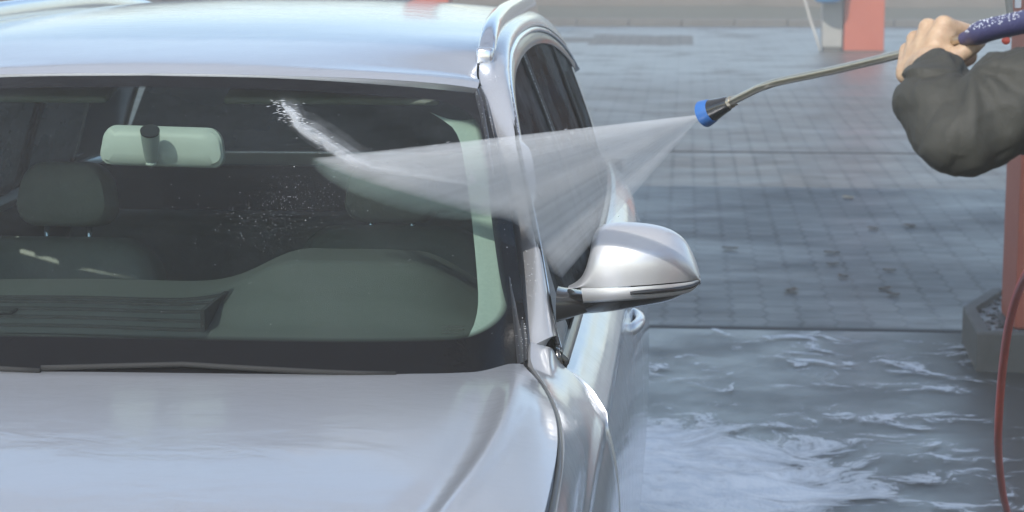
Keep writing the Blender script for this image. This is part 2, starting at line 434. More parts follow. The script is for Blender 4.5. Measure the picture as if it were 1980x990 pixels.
# ---- planter island with red column (right)
CONC = simple('planter_concrete', (.105, .098, .085), .75, nscale=14, namt=.25, bump=.3)
def island(loc, label):
    t = empty('planter', loc, label, 'planter')
    x, y = loc[0], loc[1]
    out = [(0, 0), (.02, .62), (.22, 1.12), (.75, 1.35), (1.35, 1.35), (1.5, 1.0), (1.5, 0)]
    inn = [(.055, .055), (.072, .60), (.26, 1.07), (.77, 1.295), (1.32, 1.295), (1.445, .98), (1.445, .055)]
    bm = bmesh.new(); H = .17; n = len(out)
    def ring(L, z): return [bm.verts.new((x+a, y+b, z)) for a, b in L]
    a, b, c, d = ring(out, -.02), ring(out, H-.008), ring([(p[0]*.992+.006, p[1]*.992+.006) for p in out], H), ring(inn, H)
    e = ring(inn, H-.06)
    for A, B in ((a, b), (b, c), (c, d), (d, e)):
        for k in range(n): bm.faces.new((A[k], A[(k+1) % n], B[(k+1) % n], B[k]))
    bmesh.ops.recalc_face_normals(bm, faces=bm.faces)
    adopt(obj('rim', bm, CONC, None, False), t)
    # gravel bed with stones, one sheet
    bm = bmesh.new(); V = [bm.verts.new((x+p[0], y+p[1], H-.035)) for p in inn]; bm.faces.new(V)
    rs = random.Random(3)
    for k in range(900):
        px, py = rs.uniform(.07, 1.43), rs.uniform(.07, 1.27)
        if py > .6 and px < .06+(py-.6)*.42: continue
        if py > 1.05 and px < .25+(py-1.05)*2.1: continue
        s = rs.uniform(.007, .018)
        bmesh.ops.create_icosphere(bm, subdivisions=1, radius=s, matrix=Matrix.Translation((x+px, y+py, H-.035+s*.3)) @ Matrix.Rotation(rs.uniform(0, 6), 4, 'Z') @ Matrix.Diagonal((1.3, .9, .6, 1)))
    g = NT('gravel_mix'); nz = g.noise(g.geo(), 45, 3); c = g.ramp(nz, [(.35, (.05, .05, .045)), (.5, (.16, .155, .14)), (.65, (.34, .33, .32))])
    adopt(obj('gravel_bed', bm, g.done(g.n('ShaderNodeBsdfPrincipled', Base__Color=c, Roughness=.45)), None, False), t)
    return t
island((2.315, 5.53, 0), 'low concrete planter island filled with gravel round the foot of the red column')
def column(x0, x1, y0, y1, h, label, group=None, z0=0):
    t = empty('red_column', ((x0+x1)/2, (y0+y1)/2, z0), label, 'column', group)
    adopt(obj('post', bx(x0, x1, y0, y1, z0+.012, h, .012), REDP, None, False), t)
    adopt(obj('base_plate', bx(x0-.03, x1+.03, y0-.03, y1+.03, z0, z0+.011), CONC, None, False), t)
    return t
GRP = 'red columns holding the wash bay roof'
column(2.50, 2.86, 5.72, 6.12, 4.6, 'tall red square column rising from the gravel planter at the right edge', None, .136)
column(-3.15, -2.79, 5.72, 6.12, 4.6, 'red square canopy column left of the silver car at the back of the bay')
column(3.0, 3.35, -.95, -.6, 4.6, 'red square canopy column beyond the right frame edge beside the planter')
column(-3.15, -2.8, -.95, -.6, 4.6, 'red square canopy column at the left bay mouth')
# canopy roof over the bay, unseen; extent and translucent sheet shaped for the light
CAN = simple('canopy_panel', (.60, .59, .62), .6, nscale=3, namt=.1)
cm = NT('translucent_roof_sheet'); cn = cm.noise(cm.geo(), 2, 4)
cmx = cm.mix(cn, (.62, .64, .68, 1), (.74, .75, .78, 1))
SHEET = cm.done(cm.n('ShaderNodeMixShader', i0=.55, i1=cm.n('ShaderNodeBsdfDiffuse', Color=cmx).outputs[0], i2=cm.n('ShaderNodeBsdfTranslucent', Color=cmx).outputs[0]))
t = empty('canopy', (0, 2, 4.6), 'pale flat out-of-view canopy roof on red columns over the silver car', 'canopy')
G = [[(x_, y_, 4.70+.012*math.sin(x_*60)) for y_ in (-2.1, 6.5)] for x_ in YY(-3.4, 3.4, 260)]
adopt(obj('roof_sheet', grid_bm(G), SHEET, None), t)
for i in range(6): adopt(obj('joist', bx(-3.38, 3.38, -1.4+i*1.5, -1.3+i*1.5, 4.6, 4.688), CAN, None, False), t)
adopt(obj('fascia', bx(-3.45, 3.45, 6.502, 6.56, 4.5, 5.0), CAN, None, False), t)

# ---- far wash-bay posts
t = column(3.46, 4.06, 28.5, 29.1, 4.2, 'far red post standing in the yard behind the spray lance')
PANG = simple('grey_panel', (.30, .29, .26), .6, nscale=6)
t = empty('equipment_cabinet', (3.3, 28.7, 0), 'narrow grey equipment cabinet against the left side of the far red post', 'cabinet')
adopt(obj('housing', bx(3.14, 3.44, 28.55, 29.0, .06, 2.1, .015), PANG, None, False), t)
adopt(obj('plinth', bx(3.16, 3.42, 28.57, 28.98, 0, .058), CONC, None, False), t)
BLUE = simple('blue_plastic', (.03, .12, .36), .3, nscale=40)
BLUE2 = simple('light_blue_plastic', (.10, .34, .62), .4, nscale=40)
# blue drum-like bucket held on the cabinet front (only its rounded bottom dips into view)
bm = bmesh.new(); rr = []
for r, z in ((.0, .735), (.12, .74), (.19, .77), (.215, .82), (.225, .95), (.235, 1.1), (.245, 1.11), (.245, 1.13), (.225, 1.13), (.215, 1.0), (.1, .80), (0, .79)):
    rr.append([(3.19+max(r, 1e-4)*math.cos(a*math.pi/12), 28.28+max(r, 1e-4)*math.sin(a*math.pi/12), z) for a in range(25)])
b_ = obj('blue_bucket', grid_bm(rr), BLUE2); tag(b_, 'light blue bucket hung on the front of the grey cabinet by the far red post', 'bucket')
bm = tube(spl([(2.72, 28.3, 1.6), (2.80, 28.3, 1.0), (2.92, 28.3, .55), (3.04, 28.3, .2), (3.10, 28.35, .02)]), .018, 8)
tag(obj('wash_brush', bm, simple('pale_brush_pole', (.5, .47, .42), .5), None), 'pale brush pole leaning beside the grey cabinet in the yard', 'brush')
t = column(-3.3, -2.75, 30.2, 30.8, 4.2, 'far red post standing behind the roof of the silver car')

# ------------------------------------------------------------------ CAR
car = empty('car', (0, 0, 0), 'wet silver estate car with roof rails being rinsed with a pressure lance', 'car')
gX = [(1.0, .868), (1.05, .86), (1.118, .850), (1.165, .832), (1.306, .79), (1.47, .73), (1.61, .675), (1.66, .655)]
def g(z, Y=1.5):
    x = interp(gX, z)
    return x - .02*max(0, Y-2.4)**2
XG = [(.30, .79), (.255, .798), (.12, .833), (-.1, .871), (-.25, .885), (-.45, .891), (-.7, .889), (-1.0, .87), (-1.45, .78)]
ZG = [(.30, 1.129), (.255, 1.126), (.12, 1.122), (-.1, 1.118), (-.25, 1.113), (-.45, 1.104), (-.65, 1.09), (-1, 1.05), (-1.45, .93)]
ZC = [(.3, 1.162), (0, 1.156), (-.3, 1.144), (-.65, 1.125), (-1, 1.088), (-1.45, .99)]
SCR = [(.26, .975), (.1, .955), (-.2, .91), (-.65, .845), (-1.45, .72)]
def hood_pt(s, t, dz=0):
    a = abs(s)
    yr = interp([(0, 0.0), (.6, .03), (.77, .06), (.9, .11), (.975, .2), (1, .255)], a)
    yf = -1.5+.28*a**3
    Y = Lp(yr, yf, t)
    X = s*interp(XG, Lp(.255, -1.45, t))
    zc, zg, scr = interp(ZC, Y), interp(ZG, Y), interp(SCR, Y)
    zcr = zc - .012 - .03*max(0, Y)     # the ridge
    if a < scr: z = zc-(zc-zcr)*(a/scr)**3
    else:
        q = (a-scr)/(1-scr+1e-6); z = zcr-(zcr-zg)*(.35*q+.65*q*q)
    # shallow hollow inboard of the ridge
    z += (.007*math.exp(-((a-scr)/.017)**2)-.006*math.exp(-((a-scr+.045)/.026)**2))*min(1, max(0, (.22-Y)/.35))
    return (X, Y, z+dz)
S = [-.9905+1.981*i/320 for i in range(321)]
T = [0, .004]+[.01+.99*i/60 for i in range(61)]
panel('hood', [[hood_pt(s, t) for t in T] for s in S], PAINT, car, rim=.03, edge=.006, out=(0, -.5, 0))

gapc = [Vector((interp(XG, Y)-.0015, Y, interp(ZG, Y)-.0065)) for Y in [-1.44+1.69*i/60 for i in range(61)]]
for s_ in (1, -1): obj('gap_shade_strip', tube([(s_*p.x, p.y, p.z) for p in gapc], .006, 8), BLACK, car)  # black strip under the shut line, standing in for the gap's shade
# side surface: rows by v at station Y
ST = [(-1.45, [(.785, .925), (.82, .89), (.85, .83), (.88, .72), (.88, .5), (.86, .28)]),
      (-1.0, [(.875, 1.046), (.90, 1.0), (.905, .92), (.935, .83), (.945, .6), (.92, .28)]),
      (-.6, [(.896, 1.09), (.914, 1.045), (.918, .955), (.946, .86), (.955, .62), (.93, .28)]),
      (-.25, [(.890, 1.110), (.910, 1.055), (.917, .970), (.948, .865), (.957, .62), (.93, .28)]),
      (-.1, [(.876, 1.116), (.905, 1.06), (.918, .985), (.950, .87), (.958, .62), (.93, .28)]),
      (.12, [(.838, 1.120), (.885, 1.08), (.921, 1.005), (.953, .88), (.96, .62), (.93, .28)]),
      (.255, [(.803, 1.127), (.868, 1.096), (.925, 1.022), (.955, .885), (.96, .62), (.935, .28)])]
def side_pt(Y, v):
    c = interp([(s[0], [k for p in s[1] for k in p]) for s in ST], Y)
    P = [(i/5, (c[2*i], c[2*i+1])) for i in range(6)]
    x, z = interp(P, v)
    return ridge(x, z, c[5]), z
VV = [i/90 for i in range(91)]
def ridge(x, z, zc): return x+.0050*max(0, 1-abs(z-zc)/.022)
def shz(z): t_ = max(0, min(1, (z-1.0)/.085)); return .044*t_*t_*(3-2*t_)
RISE = [(0, .030), (.095, .027), (.13, .007), (.17, 0)]
G = []
for Y in YY(-1.44, .230, 60)+[.235, .243, .252, .262, .272, .282, .292, .300]:
    row = []; up = max(0, min(1, (Y-.232)/.068)); up2 = up*up*(3-2*up)
    for v in VV:
        x, z = side_pt(min(Y, .255), v)
        row.append((x-.004*up2*(1-min(1, v/.15)), Y+shz(z)*(.14+.86*min(1, max(0, v/.12))**1.5 if v < .12 else 1)*up, z+interp(RISE, v)*(.6*up+.4*up2)))
    G.append(row)
panel('fender', G, PAINT, car, rim=.03, edge=.004, out=(0, 0, .7), mirror=True)
# doors and quarter
SD = [(.30, [(.858, 1.098), (.885, 1.084), (.927, 1.030), (.955, .90), (.962, .62), (.935, .28)]),
      (.8, [(.862, 1.104), (.888, 1.088), (.930, 1.040), (.962, .90), (.968, .62), (.94, .28)]),
      (2.0, [(.862, 1.118), (.888, 1.102), (.932, 1.055), (.968, .91), (.975, .62), (.945, .28)]),
      (2.8, [(.845, 1.14), (.872, 1.125), (.915, 1.07), (.955, .92), (.96, .62), (.93, .28)]),
      (3.35, [(.80, 1.16), (.83, 1.14), (.87, 1.08), (.90, .93), (.90, .62), (.88, .28)])]
def door_pt(Y, v):
    c = interp([(s[0], [k for p in s[1] for k in p]) for s in SD], Y)
    x, z = interp([(i/5, (c[2*i], c[2*i+1])) for i in range(6)], v)
    return ridge(x, z, c[5]), z
def belt(Y): return door_pt(Y, 0)
def dr(name, y0, y1, n):
    fr_ = .046 if name == 'front_door' else 0
    def yy(Y, v): return Y+(shz(door_pt(Y, v)[1])*(1-(Y-y0)/(y1-y0)) if fr_ else 0)
    return panel(name, [[(door_pt(yy(Y, v), v)[0], yy(Y, v), door_pt(yy(Y, v), v)[1]) for v in VV] for Y in YY(y0, y1, n)], PAINT, car, rim=.03, edge=.003, out=(0, 1, .7), mirror=True)
front_doors = dr('front_door', .305, 1.598, 30); rear_doors = dr('rear_door', 1.604, 2.6, 24); dr('rear_fender', 2.606, 3.35, 16)

# windshield
def ws_pt(s, t, off=0):
    a = abs(s)
    bx_ = s*interp([(0, .806), (1, .806)], a)
    B = Vector((bx_, interp([(0, -.035), (.6, -.005), (.8, .045), (.93, .13), (1, .235)], a), interp([(0, 1.132), (.6, 1.128), (.93, 1.115), (1, 1.103)], a)))
    Tp = Vector((s*.655, interp([(0, .79), (.45, .80), (.8, .855), (1, .925)], a), interp([(0, 1.583), (.45, 1.577), (.8, 1.558), (1, 1.540)], a)))
    p = B.lerp(Tp, t)
    bul = .028*math.sin(math.pi*min(1, t))*(1-.25*a)
    p += Vector((0, -.47, .88))*(bul+off)
    p.x += s*.012*math.sin(math.pi*t)
    return p
G = [[ws_pt(-1+2*i/80, j/50) for j in range(51)] for i in range(81)]
bm = grid_bm(G, uv=True); bmesh.ops.recalc_face_normals(bm, faces=bm.faces)
obj('windshield', bm, WIND, car)
# etched maker's marks in the lower corner of the pane, too small to read
bm = bmesh.new(); rs_ = random.Random(2)
for row_ in range(3):
    k_ = 0
    while k_ < 20:
        w_ = rs_.choice((1, 1, 2, 3)); a_ = ws_pt(.835+k_*.0022, .165-.009*row_, .0012); b_ = ws_pt(.835+(k_+w_*.8)*.0022, .165-.009*row_, .0012)
        tube([a_, b_], .0007, 5, bm=bm); k_ += w_+.5
obj('etched_mark', bm, JOINT, car)
# rubber moulding and pillar panel
def Lerp3(tab, k): return interp(tab, k)
IN = [(0, at(1023, 672, Y=.312)), (1, at(1012, 600, Y=.40)), (2, at(985, 430, Y=.665)), (3, at(962, 290, Y=.815)), (4, at(943, 196, Y=.930)), (4.5, at(932, 168, Y=.985)), (5, at(926, 140, Y=1.06)), (5.6, Vector((.628, 1.22, 1.616))),
      (6.4, Vector((.620, 1.5, 1.637))), (7, Vector((.615, 1.8, 1.646))), (8, Vector((.607, 2.4, 1.648))), (9, Vector((.59, 3.0, 1.620))), (10, Vector((.565, 3.4, 1.58)))]
zt_tab = [(.33, 1.105), (.45, 1.215), (.55, 1.295), (.7, 1.392), (.85, 1.468), (1.02, 1.538), (1.2, 1.580), (1.45, 1.603), (1.8, 1.612), (2.2, 1.602), (2.6, 1.565), (3.0, 1.49), (3.2, 1.42)]
def zt(Y): return interp(zt_tab, Y)
OUTY = [(0, .368), (1, .475), (2, .715), (3, .875), (4, 1.04), (4.5, 1.14), (5, 1.25), (5.6, 1.42), (6.4, 1.62), (7, 1.85), (8, 2.4), (9, 2.95), (10, 3.2)]
def out_pt(k):
    Y = interp(OUTY, k); z = zt(Y)+.016
    return Vector((g(z, Y)+.006, Y, z))
def strip_pt(k, q):
    a = Vector(interp([(x[0], list(x[1])) for x in IN], k)); b = out_pt(k)
    p = a.lerp(b, q); n = Vector((.75, -.15, .65)).normalized()
    if k < 4.5: n = Vector((.6, -.6, .5)).normalized()
    return p+n*.020*math.sin(math.pi*q)
KK = YY(0, 10, 120)
panel('pillar_panel', [[strip_pt(k, q) for q in YY(0, 1, 14)] for k in KK], PAINT, car, rim=.02, edge=.003, out=(0, 1.2, 1.2), mirror=True)
# rubber moulding between glass and pillar panel
Gm = []
for k in YY(-.45, 4.45, 70):
    a = Vector(interp([(-.6, list(at(1022, 712, Y=.262)))]+[(x[0], list(x[1])) for x in IN], k))
    tt = min(1.0, max(0, (a.z-1.10)/(1.540-1.10)))
    b = ws_pt(1.0, tt)
    for _ in range(3):
        tt = min(1.0, max(0, tt+(a.z-b.z)/.44)); b = ws_pt(1.0, tt)
    b = ws_pt(.976, tt)
    row = []
    for q in YY(0, 1, 10):
        p = a.lerp(b, q); hh = .010*math.sin(math.pi*min(1, q*1.0))**.6 if 0 < q < 1 else 0
        hh += .004*math.exp(-((q-.25)/.12)**2)-.004*math.exp(-((q-.55)/.08)**2)
        row.append(p+Vector((.15, -.6, .7))*hh)
    Gm.append(row)
panel('windshield_moulding', Gm, BLACK, car, rim=.02, edge=.003, out=(0, 1.2, 1.0), mirror=True)

# roof
ZR = [(.78, 1.590), (.9, 1.610), (1.1, 1.633), (1.4, 1.660), (1.8, 1.676), (2.2, 1.682), (2.7, 1.670), (3.1, 1.648), (3.45, 1.60)]
INY = sorted([(x[1].y, [x[1].x, x[1].z]) for x in IN if x[0] >= 4.5])
def roof_pt(s, t):
    a = abs(s)
    yf = interp([(0, .79), (.45, .80), (.8, .855), (1, .930)], a)+.006
    ye = Lp(.945, 3.4, t); Y = Lp(yf, 3.45-.05*a, t)
    e = interp(INY, max(ye, .985)); X = s*(e[0]-.004+ (.02*(1-min(1, max(0, (ye-.945)/.04))) if 0 else 0))
    zc = interp(ZR, Y); ze = e[1] if ye > .985 else 1.556-.0+(ye-.945)*.3
    f = a**2.4
    z = zc*(1-f)+ze*f
    if t < .02: z = z-.006*(1-t/.02)
    return (X, Y, z)
T2 = [0, .003, .008, .015, .025]+[.04+.96*i/70 for i in range(71)]
panel('roof', [[roof_pt(-1+2*i/100, t) for t in T2] for i in range(101)], PAINT, car, rim=.02, edge=.005, out=(0, 1.5, 0))
# roof rails
def rail(s):
    pts = []
    tab = [(1.135, .000), (1.16, .022), (1.22, .036), (1.32, .045), (1.5, .049), (2.0, .048), (2.6, .046), (2.95, .040), (3.12, .035), (3.18, .0)]
    bm = bmesh.new(); rows = []
    for Y in [1.12, 1.128, 1.14, 1.16, 1.19, 1.22, 1.27, 1.32, 1.4]+YY(1.5, 3.18, 30):
        e = interp(INY, Y); h = interp([(1.12, .006)]+tab[1:], Y)
        w = .017
        x0 = e[0]+.010; zb = e[1]-.004
        sec = [(-w, -.0), (-w, h*.75), (-w*.75, h*.93), (-w*.3, h), (w*.3, h), (w*.75, h*.92), (w*1.05, h*.7), (w*1.15, -.006)]
        rows.append([(s*(x0+a), Y, zb+b) for a, b in sec])
    bm = grid_bm(rows)
    for end in (0, -1): pass
    bmesh.ops.recalc_face_normals(bm, faces=bm.faces)
    bmesh.ops.holes_fill(bm, edges=[e for e in bm.edges if e.is_boundary], sides=12)
    r = obj('roof_rail', bm, RAILM, car, True, 60)
    e = interp(INY, 1.13)
    obj('foot_cap', bx(*(sorted((s*(e[0]-.008), s*(e[0]+.03)))), 1.105, 1.15, e[1]-.012, e[1]+.028, .008), RAILM, r, True, 60)
for s in (1, -1): rail(s)

# side glass, seals, pillars
def glass_strip(name, y0, y1, mat, off=-.006, lo=.008, hi=-.010, n=24, mirror=True, lean=0):
    G = []
    for Y in YY(y0, y1, n):
        xb, zb = belt(Y); zb += lo
        row = []
        for q in YY(0, 1, 14):
            y = Y+lean*(1-q)
            zhi = max(zt(y)+hi, zb+.004); z = Lp(zb, zhi, q)
            row.append((g(z, y)+off, y, z))
        G.append(row)
    return panel(name, G, mat, car, rim=.006, edge=.002, out=(0, 1.2, 1.1), mirror=mirror)
glass_strip('front_side_window', .603, 1.555, SIDEG)
glass_strip('centre_pillar', 1.560, 1.66, TYRE, off=-.001, n=6)
glass_strip('rear_side_window', 1.665, 2.46, SIDEG)
glass_strip('rear_pillar', 2.465, 2.53, TYRE, off=-.001, n=6)
glass_strip('quarter_window', 2.535, 3.0, SIDEG)
panel('rear_corner_panel', [[(g(z, Y)-.002-.25*max(0, Y-3.0)**1.5, Y, z) for z in [belt(Y)[1]+(zt(min(Y, 3.2))+.012-belt(Y)[1]-.002)*j/10+.002 for j in range(11)]] for Y in YY(3.005, 3.33, 10)], PAINT, car, rim=.01, out=(0, 1.2, 1.1), mirror=True)
# upper window seal and bright trim
def upper(name, h0, h1, off, mat, y0=.36, y1=3.05):
    G = []
    for Y in YY(y0, y1, 90):
        row = []
        d = (zt(Y+.01)-zt(Y-.01))/.02; L = math.hypot(1, d); ny, nz = -d/L, 1/L
        for q in YY(0, 1, 6):
            h = Lp(h0, h1, q); y = Y+ny*h; z = zt(Y)+nz*h
            row.append((g(z, Y)+off+.004*math.sin(math.pi*q), y, z))
        G.append(row)
    return panel(name, G, mat, car, rim=.008, edge=.002, out=(0, 1.2, 1.0), mirror=True)
upper('window_seal', -.030, .0, .000, BLACK)
upper('window_trim', .001, .013, .004, CHROME)
upper('drip_channel', .0135, .019, .003, BLACK, y1=2.9)
panel('belt_seal', [[(belt(Y)[0]-.003-.004*q+.010*math.sin(math.pi*q), Y, belt(Y)[1]+.001+q*.026) for q in YY(0, 1, 6)] for Y in YY(.36, 3.2, 60)], BLACK, car, rim=.008, edge=.002, out=(0, 1.2, 1.0), mirror=True)
glass_strip('mirror_triangle', .345, .600, BLKPL, off=.001, lo=.002, hi=.006, n=20)

# door mirror ------------------------------------------------------------
def mirror_side(s):
    m = bpy.data.objects.new('door_mirror', None); C.objects.link(m); m.parent = car
    Yb = .52
    top = [(1098, 553), (1112, 546), (1122, 538), (1130, 525), (1136, 508), (1141, 485), (1146, 462), (1152, 446), (1162, 436), (1180, 430.5), (1205, 429), (1240, 430.5), (1275, 436), (1302, 446), (1325, 464), (1340, 490), (1350, 517), (1356, 541)]
    bot = [(1098, 555), (1124, 558), (1150, 560), (1200, 557), (1250, 554), (1300, 549), (1335, 545), (1356, 542.5)]
    def dep(q): return -.100*(math.sin(math.pi*min(1, max(0, .10+q*.86)))**.55)
    xl, xr = 1098, 1356
    rows = []
    nq = 72
    tl = [0]
    for a, b in zip(top, top[1:]): tl.append(tl[-1]+math.hypot(b[0]-a[0], b[1]-a[1]))
    bl = [0]
    for a, b in zip(bot, bot[1:]): bl.append(bl[-1]+math.hypot(b[0]-a[0], b[1]-a[1]))
    for i in range(nq+1):
        q = i/nq
        u1, v1 = interp([(a/tl[-1], p) for a, p in zip(tl, top)], q)
        qb = Lp((u1-xl)/(xr-xl), q, .45)
        u2, v2 = interp([(a/bl[-1], p) for a, p in zip(bl, bot)], qb)
        b = at(u2, v2, Y=Yb+dep(max(0, (u2-xl)/(xr-xl)))+.0); a = at(u1, v1, Y=Yb)
        row = []
        for j in range(29):
            r = j/28*math.pi/2
            # superelliptic arch from the lower front edge over to the rear upper edge
            fz = math.sin(r)**.80; fy = 1-math.cos(r)**.80
            row.append((s*Lp(b.x, a.x, fz**1.1), Lp(b.y-.012*math.sin(2*r), a.y, fy), Lp(b.z, a.z, fz)))
        rows.append(row)
    bm = grid_bm(rows); bmesh.ops.remove_doubles(bm, verts=bm.verts, dist=1e-5); bmesh.ops.recalc_face_normals(bm, faces=bm.faces)
    cap = obj('mirror_cap', bm, CAPM, m)
    sm = cap.modifiers.new('s', 'SMOOTH'); sm.factor = .5; sm.iterations = 4
    c = at(1245, 500, Y=Yb); ring = [at(u_, v_, Y=Yb) for u_, v_ in top[3:]+bot[::-1][:-2]]
    # lower band, indicator slot, underside: lofted slices that follow the lower edge of the cap
    def band(name, up_, dn_, y_up, y_dn, mat, bul=.0, inset=0):
        G = []
        for i in range(41):
            q = i/40
            u1, v1 = interp([(k/(len(up_)-1), p) for k, p in enumerate(up_)], q); u2, v2 = interp([(k/(len(dn_)-1), p) for k, p in enumerate(dn_)], q)
            curv = dep(max(0, (u1-xl)/(xr-xl)))
            a = at(u1, v1, Y=Yb+curv+y_up); b = at(u2, v2, Y=Yb+curv+y_dn)
            row = []
            for r in YY(0, 1, 6):
                p = a.lerp(b, r); p.y -= bul*math.sin(math.pi*r); row.append((s*p.x, p.y, p.z))
            # back side closes towards the glass
            row.append((s*b.x*.999, b.y+.05*(1 if q < 1 else .2), b.z+.01))
            G.append(row)
        bm = grid_bm(G); bmesh.ops.recalc_face_normals(bm, faces=bm.faces)
        return obj(name, bm, mat, m)
    band('mirror_skirt', [(1124, 557), (1180, 557), (1240, 554), (1300, 549), (1335, 545), (1355, 539)], [(1128, 586), (1180, 583), (1240, 579), (1300, 572), (1335, 564), (1355, 546)], -.004, .004, CAPM, .004)
    band('indicator', [(1218, 564), (1250, 560), (1290, 557), (1320, 553), (1340, 549), (1354, 543)], [(1219, 570), (1250, 569), (1290, 566), (1320, 562), (1340, 557), (1354, 547)], -.010, -.010, BLKPL, .003)
    band('mirror_underside', [(1090, 568), (1128, 583), (1180, 581), (1240, 577), (1300, 570), (1355, 545)], [(1092, 612), (1128, 607), (1180, 602), (1240, 592), (1300, 580), (1354, 552)], .006, .035, BLKPL, .006)
    # arm to the door
    a0 = at(1078, 585, Y=.46); a1 = at(1140, 580, Y=.50)
    ra = [(a0.lerp(a1, q)) for q in YY(0, 1, 6)]
    rows = []
    for q in YY(0, 1, 8):
        p = a0.lerp(a1, q); hz = Lp(.030, .017, q); hy = Lp(.050, .035, q)
        rows.append([(s*p.x, p.y+hy*math.copysign(abs(math.cos(a))**.6, math.cos(a)), p.z-.003+hz*math.copysign(abs(math.sin(a))**.7, math.sin(a))) for a in YY(0, 2*math.pi, 24)])
    bm = grid_bm(rows); bmesh.ops.recalc_face_normals(bm, faces=bm.faces)
    obj('mirror_arm', bm, BLKPL, m)
    # the reflecting glass on the back
    bm = bmesh.new(); bm.faces.new([bm.verts.new((s*(c.x+(p.x-c.x)*.93), Yb-.012, c.z+(p.z-c.z)*.9)) for p in ring]); obj('mirror_glass', bm, CHROME, m, False)
mirror_side(1); mirror_side(-1)

# door handles
for (yh, dp, side) in ((1.40, front_doors, 0), (2.40, rear_doors, 0), (1.40, front_doors, 1), (2.40, rear_doors, 1)):
    s = 1 if side == 0 else -1
    x, z = door_pt(yh, .36)[0], .985
    pts = spl([(s*(x-.012), yh-.115, z), (s*(x+.022), yh-.10, z), (s*(x+.040), yh-.03, z+.002), (s*(x+.040), yh+.04, z+.002), (s*(x+.022), yh+.10, z), (s*(x-.012), yh+.115, z)], 6)
    h = obj('door_handle', tube(pts, .0135, 12, flat=1.15), PAINT, dp[side])
    bm = bmesh.new(); bmesh.ops.create_uvsphere(bm, u_segments=20, v_segments=10, radius=1, matrix=Matrix.Translation((s*(x-.002), yh, z)) @ Matrix.Diagonal((.006, .085, .033, 1)))
    obj('handle_recess', bm, BLKPL, h)

# cowl, wipers
cow = [[(X, interp([(0, -.05), (.6, -.02), (.8, .03), (.93, .11), (1, .2)], abs(X)/.8)+q*.12, 1.098-.012*q) for q in (0, .5, 1)] for X in YY(-.79, .79, 30)]
obj('cowl', grid_bm(cow), BLKPL, car)
for (xa, xb) in ((-.62, .02), (.02, .60)):
    pts = [ws_pt(x/.806, .062-.022*abs(i-4)/6, .006) for i, x in enumerate(YY(xa, xb, 10))]
    obj('wiper_blade', tube(pts, .0036, 8, flat=1.3), TYRE, car)

# rear end, nose, floor pan, wheels
def cross_cap(name, Y0, Y1, zlo, ztop, mat, bulge):
    G = [[(X, Y0+bulge*(1-(abs(X)/.88)**3.5), z) for z in YY(zlo, ztop, 12)] for X in YY(-.87, .87, 30)]
    return panel(name, G, mat, car, rim=.02, out=(0, 1, .6))
cross_cap('front_bumper', -1.40, 0, .28, .93, PAINT, -.17)
cross_cap('tailgate', 3.36, 0, .3, 1.14, PAINT, .10)
G = [[(X*(1-.25*q), Lp(3.42, 3.36, q)-.0+ (0 if 1 else 0)+.0*X-.10*(abs(X)/.8)**3, Lp(1.15, 1.585, q)) for q in YY(0, 1, 10)] for X in YY(-.76, .76, 24)]
panel('rear_window', G, SIDEG, car, rim=.01, out=(0, 1, 1.2))
obj('underbody', bx(-.86, .86, -1.3, 3.3, .22, .34, .02), BLACK, car, False)
for (wy) in (-.62, 2.2):
    for s in (1, -1):
        w = bpy.data.objects.new('wheel', None); C.objects.link(w); w.parent = car
        rr = []
        for r, x in ((.25, .80), (.26, .915), (.30, .925), (.35, .92), (.372, .895), (.375, .84), (.372, .76), (.35, .70), (.25, .70)):
            rr.append([(s*x, wy+r*math.cos(a), .375+r*math.sin(a)) for a in YY(0, 2*math.pi, 40)])
        obj('tyre', grid_bm(rr), TYRE, w)
        bm = bmesh.new()
        for k in range(5):
            a = 2*math.pi*k/5
            tube([(s*.905, wy, .375), (s*.898, wy+.25*math.cos(a), .375+.25*math.sin(a))], [.045, .03], 8, bm=bm)
        rr2 = [[(s*x, wy+r*math.cos(a), .375+r*math.sin(a)) for a in YY(0, 2*math.pi, 40)] for r, x in ((.262, .908), (.235, .905), (.23, .80), (.0001, .79))]
        V = [[bm.verts.new(p) for p in row] for row in rr2]
        for i in range(3):
            for k in range(40): bm.faces.new((V[i][k], V[i][k+1], V[i+1][k+1], V[i+1][k]))
        obj('rim', bm, RAILM, w)

# interior -----------------------------------------------------------------
cab = bpy.data.objects.new('cabin', None); C.objects.link(cab); cab.parent = car
bm = bmesh.new()
G = []
for Y in YY(.32, 3.25, 24):   # side linings + floor as an open trough
    G.append([(-.83, Y, 1.09), (-.86, Y, .9), (-.86, Y, .4), (0, Y, .38), (.86, Y, .4), (.86, Y, .9), (.83, Y, 1.09)])
bm = grid_bm(G); V = [bm.verts.new(p) for p in ((-.86, 3.26, .38), (.86, 3.26, .38), (.82, 3.26, 1.12), (-.82, 3.26, 1.12))]; bm.faces.new(V)
obj('lining', bm, CABIN, cab, False)
# bulkhead under the dash
obj('bulkhead', bx(-.84, .84, .16, .20, .4, 1.06), CABIN, cab, False)
# headliner
obj('headliner', grid_bm([[(s*.60, Lp(.90+.02*s*s, 3.2, t), interp(ZR, Lp(.92, 3.2, t))-.055-.03*s*s) for t in YY(0, 1, 20)] for s in YY(-1, 1, 20)]), HEADL, cab)
# sun visors
for s in (1, -1):
    G = []
    o = obj('sun_visor', bx(-.22, .22, -.085, .085, -.008, .008, .0075, seg=3), simple('visor_vinyl', (.20, .22, .20), .7), cab, True, 60)
    o.location = (s*.34+.01, .975, 1.545); o.rotation_euler = (R_(14), 0, 0)
